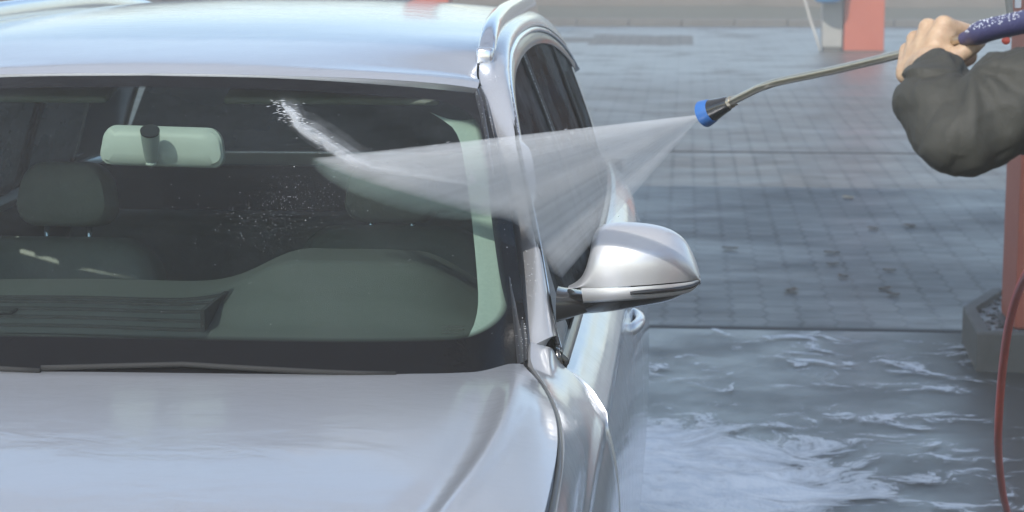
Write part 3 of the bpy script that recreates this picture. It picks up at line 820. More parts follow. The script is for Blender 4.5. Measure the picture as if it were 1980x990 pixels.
# dashboard with instrument binnacle
def dash_z(X, Y):
    z = 1.088+.078*min(1, max(0, (Y-.08)/.42))**.8-.03*max(0, (abs(X+.02)-.48)/.3)**2*min(1, max(0, (Y-.2)/.3))
    z += .074*math.exp(-(max(0, abs(X-.43)-.10)/.13)**2.2)*min(1, max(0, (Y-.42)/.22))**1.2
    z += .006*math.exp(-((X+.1)/.25)**2)
    return z
G = []
for X in YY(-.80, .80, 80):
    row = []
    for Y in YY(.10+.12*(abs(X)/.8)**3, .80, 40): row.append((X, Y, dash_z(X, Y)))
    zz = dash_z(X, .80)
    for k, (dy, dz) in enumerate(((.012, -.004), (.02, -.016), (.022, -.05), (.0, -.2), (-.02, -.45))): row.append((X, .80+dy, zz+dz))
    G.append(row)
dsh = obj('dashboard', grid_bm(G), DASH, cab)
# defroster grille strip on the dash top: long slats joined by end bars
bm = bmesh.new()
gy = lambda X: .375+.05*(abs(X)/.8)**3
for k in range(5):
    rows_ = []
    for X in YY(-.56, .20, 40):
        y = gy(X)+.045*k; z = dash_z(X, y)+.003; rows_.append([(X, y, z), (X, y+.002, z+.004), (X, y+.016, z+.004), (X, y+.018, z)])
    V = [[bm.verts.new(p) for p in r_] for r_ in rows_]
    for i in range(40):
        for j in range(3): bm.faces.new((V[i][j], V[i+1][j], V[i+1][j+1], V[i][j+1]))
for xe in (-.565, .196):
    box(bm, xe, xe+.008, gy(xe), gy(xe)+.20, dash_z(xe, gy(xe))+.0005, dash_z(xe, gy(xe)+.19)+.0085)
obj('defroster_grille', bm, CABIN, dsh, False)
G = [[(X, gy(X)-.03+q*.25, dash_z(X, gy(X)-.03+q*.25)+.0025) for q in YY(0, 1, 8)] for X in YY(-.57, .21, 40)]
obj('grille_tray', grid_bm(G), simple('tray_grey', (.045, .052, .054), .5), dsh)
obj('sensor_pad', bx(-.24, -.17, .43, .47, dash_z(-.2, .45)+.004, dash_z(-.2, .45)+.010, .003), CABIN, dsh, False)
# pillar trims
for s in (1, -1):
    G = []
    for k in YY(0, 1, 30):
        wv = interp([(0, .78), (.12, .875), (.3, .905), (.8, .905), (.93, .89), (1, .83)], k)
        a = ws_pt(s*wv, .05+.90*k, -.035); b = ws_pt(s*.985, .05+.90*k, -.03)
        w0 = interp([(0, .005), (.2, .062), (.45, .05), (1, .045)], k)
        G.append([a.lerp(b, q)+Vector((0, .05*(1-q)**2, -.01*math.sin(q*3))) for q in YY(0, 1, 8)])
    obj('pillar_trim', grid_bm(G), TRIM, cab)
# interior mirror
im = bpy.data.objects.new('interior_mirror', None); C.objects.link(im); im.parent = cab
mc = at(315, 283, Y=.70)
def rbox(w, h, d, r, c, rot, mat, name, parent, taper=.0):
    pr = []
    for (cx, cy, a0) in ((w/2-r, h/2-r, 0), (-w/2+r, h/2-r, 90), (-w/2+r, -h/2+r, 180), (w/2-r, -h/2+r, 270)):
        for k in range(9):
            a = R_(a0+k*90/8); x, z = cx+r*math.cos(a), cy+r*math.sin(a)
            pr.append((x*(1-taper*(z/h)), z))
    rows = []
    for sc_, y in ((.90, d/2), (.99, d/2-.003), (1.0, d/4), (.99, -d/4), (.93, -d/2+.006), (.82, -d/2), (.4, -d/2-.004)):
        rows.append([(x*sc_ if sc_ > .9 else x*(1-(1-sc_)*.5*h/w*1.2), y, z*sc_) for x, z in pr])
    bm = bmesh.new(); V = [[bm.verts.new(p) for p in row] for row in rows]; n = len(pr)
    for i in range(len(V)-1):
        for k in range(n): bm.faces.new((V[i][k], V[i][(k+1) % n], V[i+1][(k+1) % n], V[i+1][k]))
    bm.faces.new(V[0][::-1]); bm.faces.new(V[-1])
    bmesh.ops.recalc_face_normals(bm, faces=bm.faces)
    o = obj(name, bm, mat, parent, True, 50); o.location = c; o.rotation_euler = rot
    return o
rbox(.238, .078, .035, .026, mc, (R_(-8), R_(1.5), R_(2)), MIRH, 'mirror_housing', im, taper=.10)
tp = at(290, 256, Y=.632); bt = at(293, 310, Y=.668)
obj('mirror_stem', tube([tp+Vector((0, 0, -.0)), tp.lerp(bt, .3), tp.lerp(bt, .7), bt], [.0185, .0172, .0145, .012], 24), simple('stem_grey', (.30, .33, .32), .4), im, True, 40)
bm = bmesh.new(); bmesh.ops.create_cone(bm, cap_ends=True, segments=28, radius1=.0187, radius2=.0187, depth=.004, matrix=Matrix.Translation(tp+(tp-bt).normalized()*.003) @ Vector((0, 0, 1)).rotation_difference((tp-bt).normalized()).to_matrix().to_4x4())
obj('mount_disc', bm, BLKPL, im, False)
bm = bmesh.new(); bmesh.ops.create_uvsphere(bm, u_segments=16, v_segments=10, radius=.009, matrix=Matrix.Translation(at(292, 317, Y=.665)) @ Matrix.Diagonal((1.2, 1, .6, 1)))
obj('mirror_ball', bm, MIRH, im)
# seats
for s in (1, -1):
    st = bpy.data.objects.new('seat', None); C.objects.link(st); st.parent = cab
    sk_ = 1.0
    def pad(name, cx, cy, cz, w, h, d, tilt, r):
        o = rbox(w, h, d, r, (cx, cy, cz), (tilt, 0, 0), SEATM, name, st, taper=.22); return o
    pad('backrest', s*.37, 1.36+.24*(s > 0), .87, .50, .60, .14, R_(-12), .10)
    pad('headrest', s*.36, 1.42+.26*(s > 0), 1.262-.02*(s > 0), .215, .15, .10, R_(-8), .055)
    for dx_ in (-.05, .05): obj('headrest_post', tube([(s*.36+dx_, 1.41+.26*(s > 0), 1.10), (s*.36+dx_, 1.42+.26*(s > 0), 1.21)], .007, 8), CHROME, st)
    obj('cushion', bx(s*.37-.26, s*.37+.26, 0.85, 1.32, .52, .66, .05, seg=3), SEATM, st)
obj('rear_bench', bx(-.66, .66, 2.35, 2.55, .55, 1.08, .06, seg=3), SEATM, cab)
# steering wheel
bm = bmesh.new(); c0 = Vector((.40, .98, 1.02)); tl = Matrix.Rotation(R_(-64), 4, 'X')
tube([c0+tl@Vector((.185*math.cos(a), .185*math.sin(a), 0)) for a in YY(0, 2*math.pi, 40)], .015, 10, cap=False, bm=bm)
for a in (R_(0), R_(180), R_(270)): tube([c0+tl@Vector((0, 0, .02)), c0+tl@Vector((.18*math.cos(a), .18*math.sin(a), 0))], [.03, .012], 8, bm=bm)
obj('steering_wheel', bm, BLKPL, cab)

# ------------------------------------------------------------------ person, lance
hD = 2.72
SK = NT('skin'); co = SK.geo(); nz = SK.noise(co, 70, 5, .6); n2 = SK.noise(co, 600, 3)
cc = SK.mix(SK.ramp(nz, [(.3, 0), (.7, 1)]), (.36, .235, .15, 1), (.47, .335, .22, 1))
pp = SK.n('ShaderNodeBsdfPrincipled', Base__Color=cc, Roughness=.48, Normal=SK.bump(SK.math('ADD', nz, SK.math('MULTIPLY', n2, .6)), .45, .002))
pp.inputs['Subsurface Weight'].default_value = .08; pp.inputs['Subsurface Scale'].default_value = .02
SKIN = SK.done(pp)
JK = NT('jacket_cloth'); co = JK.geo(); fb = JK.noise(co, 500, 3); fb2 = JK.noise(co, 9, 4)
JACK = JK.done(JK.n('ShaderNodeBsdfPrincipled', Base__Color=JK.mix(fb2, (.026, .026, .021, 1), (.042, .041, .033, 1)), Roughness=.7, Normal=JK.bump(fb, .6, .0012)))
JEAN = simple('dark_trousers', (.03, .035, .05), .9, nscale=80); BOOT = simple('boot_rubber', (.02, .02, .02), .6)
HAIR = simple('brown_hair', (.04, .025, .015), .6, nscale=200)

# lance axis through the fist
G0 = at(1980, 40, D=2.56); Hc = at(1806, 86, D=hD)      # grip passes through the fist centre
GA = at(1880, 70, D=2.655); LB = at(1480, 166, D=3.12); LT = at(1410, 199, D=3.235); NZ = at(1362, 220, D=3.27)
La = (at(1732, 108, D=2.79)-GA).normalized()
lance_root = empty('spray_lance', (Hc.x, Hc.y, Hc.z), 'steel pressure washer lance with blue nozzle and violet grip held over the car', 'spray lance')
def kid(o, root=lance_root): return adopt(o, root)
G1 = at(2060, 20, D=2.50); G2 = at(2110, 12, D=2.46)
kid(obj('lance_pipe', tube(spl([GA, at(1732, 107, D=2.785), at(1610, 136, D=2.95), at(1510, 157, D=3.085), LB, at(1462, 173, D=3.15), LT], 8), .0062, 14), STEEL))
gp = spl([at(1862, 76, D=2.67), GA, at(1905, 60, D=2.63), at(1940, 51, D=2.60), at(1985, 41, D=2.56), G1], 8)
gr = [interp([(0, .0085), (.15, .0105), (.35, .0150), (.6, .0145), (1, .0155)], i/(len(gp)-1)) for i in range(len(gp))]
GRIP = simple('violet_foam_grip', (.045, .045, .12), .42, nscale=150, bump=.4)
grip = kid(obj('grip_sleeve', tube(gp, gr, 20), GRIP))
bm = bmesh.new(); rs = random.Random(5)
for k in range(110):
    i = rs.randint(8, len(gp)-2); a = rs.uniform(.2, math.pi-.1)
    t_ = (gp[i+1]-gp[i-1]).normalized(); b = Vector((0, 0, 1)); b = (b-t_*b.dot(t_)).normalized(); sd = t_.cross(b)
    a = rs.uniform(.1, 1.2); sd = sd if sd.y < 0 else -sd; p = gp[i].lerp(gp[i+1], rs.random())+(b*math.sin(a)+sd*math.cos(a))*gr[i]
    bmesh.ops.create_icosphere(bm, subdivisions=1, radius=rs.uniform(.0005, .0011), matrix=Matrix.Translation(p))
DROP = NT('water_drop'); DROPM = DROP.done(DROP.n('ShaderNodeBsdfPrincipled', Base__Color=(.8, .84, .9, 1), Roughness=.15))
d_ = obj('grip_droplets', bm, DROPM, grip)
# trigger gun body off to the right, other hand holds it
gb = kid(obj('gun_body', tube([G1, G2, at(2160, 20, D=2.43), at(2190, 45, D=2.42)], [.018, .022, .024, .02], 16), BLKPL))
kid(obj('gun_handle', tube([at(2160, 20, D=2.43), at(2185, 80, D=2.42), at(2200, 150, D=2.42)], [.02, .017, .017], 12), BLKPL))
# collar, nut and nozzle cup
ax = (NZ-LT).normalized()
def lathe(origin, axis, prof, seg=28):
    q = Vector((0, 0, 1)).rotation_difference(axis); rows = [[origin+q@Vector((r*math.cos(a), r*math.sin(a), h)) for a in YY(0, 2*math.pi, seg)] for h, r in prof]
    bm = grid_bm(rows); bmesh.ops.remove_doubles(bm, verts=bm.verts, dist=1e-6); bmesh.ops.recalc_face_normals(bm, faces=bm.faces); return bm
Ln = (NZ-LT).length
kid(obj('hose_nut', lathe(LT-ax*.016, ax, [(0, .0001), (0, .0075), (.004, .0085), (.008, .0075), (.010, .0095), (.020, .0095), (.022, .008)], 24), STEEL, None, True, 30))
cup = kid(obj('nozzle_guard', lathe(LT, ax, [(0, .0001), (0, .010), (.005, .012), (.012, .013), (Ln*.55, .0165), (Ln*.85, .0195), (Ln*.97, .0205), (Ln, .0203), (Ln-.002, .0185), (Ln*.8, .014), (Ln*.6, .008), (Ln*.6, .0001)], 32), BLKPL, None, True, 40))
c2 = kid(obj('nozzle_ring', lathe(LT, ax, [(Ln*.66, .0178), (Ln*.72, .0190), (Ln*.86, .0206), (Ln*.97, .0216), (Ln*1.02, .0218), (Ln*1.03, .0205), (Ln*.985, .0188), (Ln*.97, .0196)], 32), BLUE, None, True, 40))

# person root on the ground below the shoulders
sh = Vector((1.72, -.62, 1.665))        # left shoulder
el = at(1862, 262, D=2.50)
wr = at(1800, 128, D=2.675)
pr = empty('person', (1.88, -.42, 0), 'person in a dark jacket holding the spray lance at the right edge', 'person')
# hand frame
u = -La                                 # towards thumb side (image right)
knuck_mid = at(1795, 52, D=2.70)
upv = (knuck_mid-wr).normalized(); upv = (upv-u*upv.dot(u)).normalized()
back = u.cross(upv); 
if back.dot(Vector((0, -1, 0))) < 0: back = -back
def H(a, b, c): return Hc+u*a+upv*b+back*c       # a: pinky(-)..index(+), b: towards knuckles, c: towards the viewer
fing = []
# index .. little : across position, knuckle height, size
for nm, a, kb, kc, r, L in (('index', .026, .017, .008, .0125, 1.0), ('middle', .001, .016, .013, .0125, 1.02), ('ring', -.023, .005, .012, .0118, .95), ('little', -.043, -.006, .007, .0110, .8)):
    k0 = H(a*.62, -.040, .016); k1 = H(a, kb, kc)
    p2 = H(a*.98-.001, kb+.004, kc-.036*L); p3 = H(a*.95-.002, kb-.026, kc-.050*L); p4 = H(a*.93, kb-.040, kc-.034*L)
    fing += [(k0, .016, k1, r*1.10), (k1, r*1.10, p2, r), (p2, r*1.02, p3, r*.9), (p3, r*.9, p4, r*.8)]
    fing += [(k1+back*.001+upv*.002, (r*1.12, r*1.12, r*1.12))]
for a0, a1, c_ in ((-.022, .0, .012), (.0, .022, .012), (-.03, .018, .006)):
    fing.append((H(a0, -.030, c_), .018, H(a1*1.1+.000, .004, c_-.001), .0165))
fing += [(H(-.026, -.04, .008), .017, H(-.036, -.006, .004), .0135), (H(.012, -.045, .008), .018, H(.026, .002, .004), .0155)]
# thumb leaves the index side of the palm, wraps under the grip
fing += [(H(.014, -.045, .004), .017, H(.046, -.026, .000), .0135), (H(.046, -.026, .000), .0132, H(.060, -.008, -.016), .0112), (H(.060, -.008, -.016), .0112, H(.050, .006, -.034), .0095)]
fing += [(H(-.006, -.04, .010), .024, wr, .026), (wr, .026, el, .038)]
rsh = Vector((1.80, -.22, 1.62)); rel = Vector((1.66, -.28, 1.42)); rwr = at(2215, 130, D=2.43)
body = fing+[(el, .036, at(1960, 196, D=2.52), .045), (at(1960, 196, D=2.52), .045, sh, .05), (sh, .06, rsh, .06), (rsh, .05, rel, .04), (rel, .038, rwr, .027)]
# right hand round the gun handle (out of frame)
for k in range(4):
    c_ = at(2190, 60+22*k, D=2.42); body += [(c_+Vector((.03, -.005, 0)), .0095, c_+Vector((.0, -.028, 0)), .0095), (c_+Vector((.0, -.028, 0)), .0095, c_+Vector((-.03, -.008, 0)), .0085)]
body += [(rwr, .027, at(2215, 95, D=2.42), .03), (at(2215, 95, D=2.42), .022, at(2180, 40, D=2.42), .011)]
nk = (sh+rsh)/2+Vector((.06, 0, .03)); hd = nk+Vector((-.05, .02, .19))
body += [(nk-Vector((0, 0, .05)), .075, hd-Vector((-.02, 0, .07)), .058), (hd, (.098, .078, .118)), (hd+Vector((-.085, .0, -.02)), .014, hd+Vector((-.10, 0, -.035)), .013),
         (hd+Vector((-.05, 0, -.085)), .045, hd+Vector((-.065, 0, -.09)), .035), (hd+Vector((.0, -.078, -.01)), (.02, .010, .032)), (hd+Vector((.0, .078, -.01)), (.02, .010, .032))]
hipc = Vector((1.92, -.40, .98))
body += [(nk-Vector((0, 0, .12)), .12, hipc, .12)]
legs = []
for s, fx, fy in ((-1, 1.78, -.56), (1, 2.02, -.24)):
    hp = hipc+Vector((0, s*.09, 0)); kn = Vector(((hp.x+fx)/2-.03, (hp.y+fy)/2, .52)); an = Vector((fx+.03, fy, .09))
    body += [(hp, .085, kn, .055), (kn, .052, an, .04), (an-Vector((0, 0, .03)), .04, an+Vector((-.14, 0, -.05)), .032)]
    legs.append((hp, kn, an))
ps = blob(body, .0034, 'body', SKIN, None, 5)
adopt(ps, pr)
# jacket
valley = at(1856, 142, D=2.56)
def cuffn(c, n):
    w = mnoise.noise(c*7+Vector((3, 1, 7)))*.004
    d1 = c-valley; a_ = d1.dot(Vector(RT.tolist())); b_ = d1.dot(Vector(UP.tolist())); rr_ = math.hypot(a_, b_)
    ang = math.atan2(b_, a_)+.5*mnoise.noise(c*8)
    amp = .0036*min(1, rr_/.03)*math.exp(-max(0, rr_-.06)/.07)
    f = math.sin(ang*6.5+1.0)
    w += amp*(abs(f)**.6*math.copysign(1, f))
    w += .0046*mnoise.noise(Vector((c.dot(Vector(RT.tolist()))*38, c.y*10, c.dot(Vector(UP.tolist()))*9)))
    w *= min(1, max(.12, ((c-wr).dot((el-wr).normalized())-.01)/.07))
    tt = (c-wr).dot((el-wr).normalized())
    w += .0016*math.exp(-((tt-.012)/.005)**2)-.0018*math.exp(-((tt-.024)/.003)**2)
    cr_ = Vector((c.dot(Vector(RT.tolist()))*22, c.y*14, c.dot(Vector(UP.tolist()))*9))
    w -= .0022*(1-min(1, abs(mnoise.noise(cr_+Vector((5, 0, 0)))*2.2)))**5*min(1, max(0, tt/.05))
    w += .0016*(1-min(1, abs(mnoise.noise(c*26)*2.2)))**3
    return w+mnoise.noise(c*45)*.0010
dirf = (el-wr).normalized()
cuff0 = wr+dirf*.050
jk = [(cuff0, .042, at(1806, 200, D=2.575), .050), (at(1806, 200, D=2.575), .050, el, .052), (el, .052, at(1960, 196, D=2.52), .068), (at(1960, 196, D=2.52), .068, sh, .088), (sh, .08, rsh, .08),
      (rsh, .075, rel, .058), (rel, .055, rwr+(rel-rwr).normalized()*.03, .042), (nk-Vector((0, 0, .10)), .16, hipc+Vector((0, 0, .05)), .155),
      (sh-Vector((0, 0, .1)), .10, hipc+Vector((0, -.09, 0)), .11), (rsh-Vector((0, 0, .1)), .10, hipc+Vector((0, .09, 0)), .11), (nk-Vector((0, 0, .04)), .085, nk+Vector((0, 0, .03)), .075)]
adopt(blob(jk, .0042, 'jacket', JACK, None, 3, cuffn), pr)
tr = []
for hp, kn, an in legs: tr += [(hp, .105, kn, .072), (kn, .07, an+Vector((0, 0, .03)), .06)]
adopt(blob(tr+[(legs[0][0], .11, legs[1][0], .11)], .009, 'trousers', JEAN, None, 3), pr)
for hp, kn, an in legs: adopt(blob([(an+Vector((.01, 0, .04)), .056, an+Vector((.005, 0, -.02)), .052), (an+Vector((.02, 0, -.04)), .047, an+Vector((-.17, 0, -.045)), .040)], .006, 'boot', BOOT, None, 2), pr)
adopt(blob([(hd+Vector((.022, 0, .025)), (.095, .084, .112))], .005, 'hair', HAIR, None, 2, lambda c, n: mnoise.noise(c*60)*.004), pr)
for s in (-1, 1):
    bm = bmesh.new(); bmesh.ops.create_uvsphere(bm, u_segments=12, v_segments=8, radius=.012, matrix=Matrix.Translation(hd+Vector((-.088, s*.03, .01)))); adopt(obj('eye', bm, simple('eye_white', (.7, .68, .65), .2), None), pr)

# red hose
hp_ = [at(2200, 150, D=2.42), at(2160, 330, D=3.1), at(2060, 430, D=4.0), at(1985, 530, D=4.6), at(1955, 610, D=4.9), at(1938, 720, D=5.2), at(1930, 850, D=5.5), at(1937, 940, D=5.9), at(1950, 1000, D=6.3)]
l = at(1958, 1030, Z=.014); hp_ += [l, l+Vector((.12, -.10, 0)), l+Vector((.4, -.22, 0)), l+Vector((.9, -.2, 0)), l+Vector((1.5, .1, 0))]
hs = NT('red_hose_rubber'); hc = hs.noise(hs.geo(), 30, 3)
HOSE = hs.done(hs.n('ShaderNodeBsdfPrincipled', Base__Color=hs.mix(hc, (.35, .035, .02, 1), (.45, .06, .035, 1)), Roughness=.35))
tag(obj('pressure_hose', tube(spl(hp_, 10), .0105, 12), HOSE), 'red rubber hose hanging in front of the planter at the right edge', 'hose')
# second gun holster bits hanging behind the grip
t = empty('hanging_coupling', tuple(at(1958, 20, D=5.2)), 'small white tagged hose coupling hanging behind the violet grip at the top right', 'coupling')
o = at(1952, -30, D=5.2); adopt(obj('pipe', tube(spl([at(1946, -400, D=5.2), at(1947, -60, D=5.2), at(1951, 8, D=5.2), at(1956, 50, D=5.2), at(1948, 70, D=5.2)], 6), .009, 10), PANG), t)
adopt(obj('tag', bx(at(1963, 0, D=5.2).x, at(1975, 0, D=5.2).x, o.y-.006, o.y+.006, at(1968, 16, D=5.2).z, at(1968, -40, D=5.2).z, .002), simple('white_tag', (.72, .72, .75), .5), None, False), t)
bm = bmesh.new(); bmesh.ops.create_uvsphere(bm, u_segments=12, v_segments=8, radius=.011, matrix=Matrix.Translation(at(1945, 78, D=5.2))); adopt(obj('valve_knob', bm, simple('orange_red_plastic', (.7, .10, .06), .4), None), t)

# ------------------------------------------------------------------ spray fan
apex = NZ+ax*.004
hit_px = [(600, 308, .595), (620, 322, .57), (650, 341, .55), (690, 362, .53), (780, 392, .55), (880, 412, .60), (965, 408, .66), (1010, 425, .64), (1040, 470, .57), (1060, 505, .52), (1088, 536, .50)]
_h = [at(a, b, Y=y-.03) for a, b, y in hit_px]
_A = np.array([list(p-apex) for p in _h]); _n = np.linalg.svd(_A)[2][-1]     # the sheet's own plane through the nozzle
hits = []
for (a, b, y), p in zip(hit_px, _h):
    d_ = at(a, b, D=1)-Vector(CAM.tolist()); nv = Vector(_n.tolist()); t_ = (apex-Vector(CAM.tolist())).dot(nv)/d_.dot(nv)
    q_ = Vector(CAM.tolist())+d_*t_
    hits.append(p.lerp(q_, .7))
hits = spl(hits, 5)
nrm_prev = None
bm = bmesh.new(); n = len(hits); Fr, Bk = [], []
QQ = [.004, .03, .08, .16, .28, .42, .58, .75, .88, 1.0]
nc = ((hits[0]-apex).cross(hits[-1]-apex)).normalized()
if nc.y > 0: nc = -nc
for i, h in enumerate(hits):
    e = i/(n-1); prof = max(.02, min(1, 4*min(e, 1-e)*1.6))**.5
    f, b = [], []
    for q in QQ:
        w = (.0035+.032*q)*prof
        p = apex.lerp(h, q)
        f.append(bm.verts.new(p+nc*w/2)); b.append(bm.verts.new(p-nc*w/2))
    Fr.append(f); Bk.append(b)
for i in range(n-1):
    for j in range(len(QQ)-1):
        bm.faces.new((Fr[i][j], Fr[i+1][j], Fr[i+1][j+1], Fr[i][j+1])); bm.faces.new((Bk[i][j], Bk[i][j+1], Bk[i+1][j+1], Bk[i+1][j]))
    bm.faces.new((Fr[i][0], Bk[i][0], Bk[i+1][0], Fr[i+1][0])); bm.faces.new((Fr[i][-1], Fr[i+1][-1], Bk[i+1][-1], Bk[i][-1]))
for j in range(len(QQ)-1):
    bm.faces.new((Fr[0][j], Fr[0][j+1], Bk[0][j+1], Bk[0][j])); bm.faces.new((Fr[-1][j], Bk[-1][j], Bk[-1][j+1], Fr[-1][j+1]))
bmesh.ops.recalc_face_normals(bm, faces=bm.faces)
def mk_spray(name, origin, dens, streaky=True):
    m = NT(name); pos = m.geo()
    v = m.n('ShaderNodeVectorMath', _operation='SUBTRACT', i0=pos, i1=tuple(origin))
    ln = m.n('ShaderNodeVectorMath', _operation='LENGTH', i0=v.outputs[0]).outputs['Value']
    d = m.n('ShaderNodeVectorMath', _operation='NORMALIZE', i0=v.outputs[0]).outputs[0]
    nz = m.noise(d, 55, 4, .7)
    nz2 = m.noise(pos, 11, 3, .6)
    k = m.math('MULTIPLY', m.ramp(nz, [(.34, .58), (.66, 1.4)]), m.ramp(nz2, [(.3, .8), (.7, 1.15)]))
    den = m.math('DIVIDE', m.math('MULTIPLY', k, dens), m.math('ADD', ln, .10))
    pv = m.n('ShaderNodeVolumePrincipled', Color=(.93, .95, .98, 1), Density=den); pv.inputs['Anisotropy'].default_value = -.1
    m.t.links.new(pv.outputs[0], m.out.inputs[1]); return m.m
SPR = mk_spray('water_spray_air', apex, 18)
sp = tag(obj('water_spray', bm, SPR, None, False), 'flat white fan of water spraying from the blue nozzle onto the windshield', 'water spray', kind='stuff')
# splash ridge where the fan meets the glass: thick froth of droplets, dense at the far end
def mk_froth():
    m = NT('froth_air'); pos = m.geo(); nz = m.noise(m.mapping(pos, (30, 60, 60)), 1, 4, .65)
    den = m.math('MULTIPLY', m.ramp(nz, [(.44, 0), (.62, 1)]), 380)
    pv = m.n('ShaderNodeVolumePrincipled', Color=(.95, .97, 1, 1), Density=den)
    m.t.links.new(pv.outputs[0], m.out.inputs[1]); return m.m
on = [at(a, b, Y=y) for a, b, y in ((548, 225, .69), (572, 252, .655), (580, 282, .63), (606, 303, .605), (640, 335, .575), (700, 365, .545), (790, 390, .55), (880, 410, .59), (940, 412, .63), (985, 408, .66))]
GRD = [ws_pt(s_/60, t_/50, .010) for s_ in range(-5, 56) for t_ in range(8, 50)]
def to_glass(p): return min(GRD, key=lambda q: (q-p).length)
ong = [to_glass(p)*.92+p*.08+Vector((0, -.47, .88))*.006 for p in on]
rd = [.003, .006, .007, .009, .009, .007, .006, .005, .004, .002]
sp_ = spl(ong, 6); rds = [interp([(i, r) for i, r in enumerate(rd)], k/6) for k in range(len(sp_))]
def froth(nm, k, off, dens, hole, parent=None):
    m = NT(nm+'_air'); pos = m.geo(); nz = m.noise(m.mapping(pos, (35, 70, 70)), 1, 4, .65, .4)
    den = m.math('MULTIPLY', m.ramp(nz, [(hole, .05), (hole+.22, 1)]), dens)
    pv = m.n('ShaderNodeVolumePrincipled', Color=(.95, .97, 1, 1), Density=den); m.t.links.new(pv.outputs[0], m.out.inputs[1])
    return obj(nm, tube([p+Vector((0, -.47, .88))*off for p in sp_], [r*k for r in rds], 14), m.m, parent)
o = tag(froth('water_splash', .8, .000, 380, .42), 'white froth of water breaking across the windshield where the spray lands', 'water splash', kind='stuff')
froth('froth_fringe', 1.35, .003, 60, .42, o)
bm = bmesh.new(); rs = random.Random(21)
for k in range(130):
    f_ = abs(rs.gauss(0, .22)); i = min(len(sp_)-2, int(f_*len(sp_))); base_ = sp_[i]
    up_ = (ws_pt(.5, .6)-ws_pt(.5, .5)).normalized(); lf = Vector((1, .1, .03)).normalized()
    sp__ = .010*(1-.6*min(1, f_))
    p = base_+lf*rs.gauss(-.004, sp__*1.2)+up_*rs.gauss(0, sp__*.9)+Vector((0, -.47, .88))*rs.uniform(.002, .012)
    d_ = (lf*rs.uniform(.6, 1)*rs.choice((-1, -1, 1))+up_*rs.uniform(-.35, .35)).normalized(); L_ = rs.uniform(.003, .013)
    tube([p, p+d_*L_*.5, p+d_*L_], [.0001, rs.uniform(.0003, .0007), .0001], 5, bm=bm)
for k in range(260):      # stray drops flying out of the fan
    h_ = hits[rs.randint(0, len(hits)-1)]; q_ = rs.uniform(.25, .97); p = apex.lerp(h_, q_)+Vector((rs.gauss(0, .012), rs.gauss(0, .012), rs.gauss(0, .012)))*q_
    d_ = (h_-apex).normalized(); L_ = rs.uniform(.003, .012); tube([p, p+d_*L_*.5, p+d_*L_], [.0001, rs.uniform(.0002, .0004), .0001], 5, bm=bm)
FW_ = NT('flying_water'); FWM = FW_.done(FW_.n('ShaderNodeBsdfPrincipled', Base__Color=(.9, .93, .97, 1), Roughness=.3, Alpha=.45))
tag(obj('water_spatter', bm, FWM, None), 'short bright needles of water thrown off where the spray hits the glass', 'water spatter', kind='stuff')
o = tag(froth('water_mist', 2.1, .010, 9, .40), 'soft mist drifting off the glass round the white streak of water', 'water mist', kind='stuff')
froth('mist_fringe', 3.2, .016, 2.5, .40, o)
# droplets: fine beads on the wet panels, one mass
bm = bmesh.new(); rs = random.Random(11)
def drop(p, n_, r): 
    q = Vector((0, 0, 1)).rotation_difference(n_.normalized()).to_matrix().to_4x4()
    bmesh.ops.create_icosphere(bm, subdivisions=1, radius=r, matrix=Matrix.Translation(p) @ q @ Matrix.Diagonal((1, 1, .6, 1)))
for k in range(260):      # along the moulding
    kk = rs.uniform(-.3, 4.4); i = int((kk+.45)/4.9*70); row = Gm[max(0, min(70, i))]; q = rs.choice([.28, .3, .32, .62, .9])
    p = row[int(q*10)]; drop(p+Vector((.0006, -.001, .001))+Vector((rs.gauss(0, .0008), 0, 0)), Vector((.15, -.6, .7)), abs(rs.gauss(0, .0004))+.0003)
for k in range(520):      # fan of droplets thrown on the glass below the impact
    s_ = rs.gauss(.47, .085); t_ = .50+.30*(s_-.47)+rs.gauss(0, .06)
    drop(ws_pt(s_, t_, .001), Vector((0, -.47, .88)), abs(rs.gauss(0, .00025))+.0002)
for k in range(160):
    drop(ws_pt(rs.uniform(-.4, .95), rs.uniform(.12, .9), .001), Vector((0, -.47, .88)), abs(rs.gauss(0, .0003))+.0003)
for k in range(300):      # window trim beads
    Y = rs.uniform(.5, 2.4); z = zt(Y)+.02; drop(Vector((g(z, Y)+.007, Y-.0, z)), Vector((1, -.2, .3)), rs.uniform(.0006, .0016))
for k in range(220):
    kk = rs.uniform(1.0, 4.5); p = strip_pt(kk, rs.uniform(.05, .5)); drop(p, Vector((.3, -.6, .6)), rs.uniform(.0004, .0011))
for k in range(160):
    Y = rs.uniform(1.58, 1.6); z = rs.uniform(1.35, 1.58); drop(Vector((g(z, 1.58)+.001, 1.575, z)), Vector((1, 0, 0)), rs.uniform(.0006, .0014))
tag(obj('water_droplets', bm, FWM, None), 'fine bright water droplets beading on the glass and window seals', 'water droplets', kind='stuff')
# thin rivulets on the windshield edge of the bright dash area are left to the glass ripple

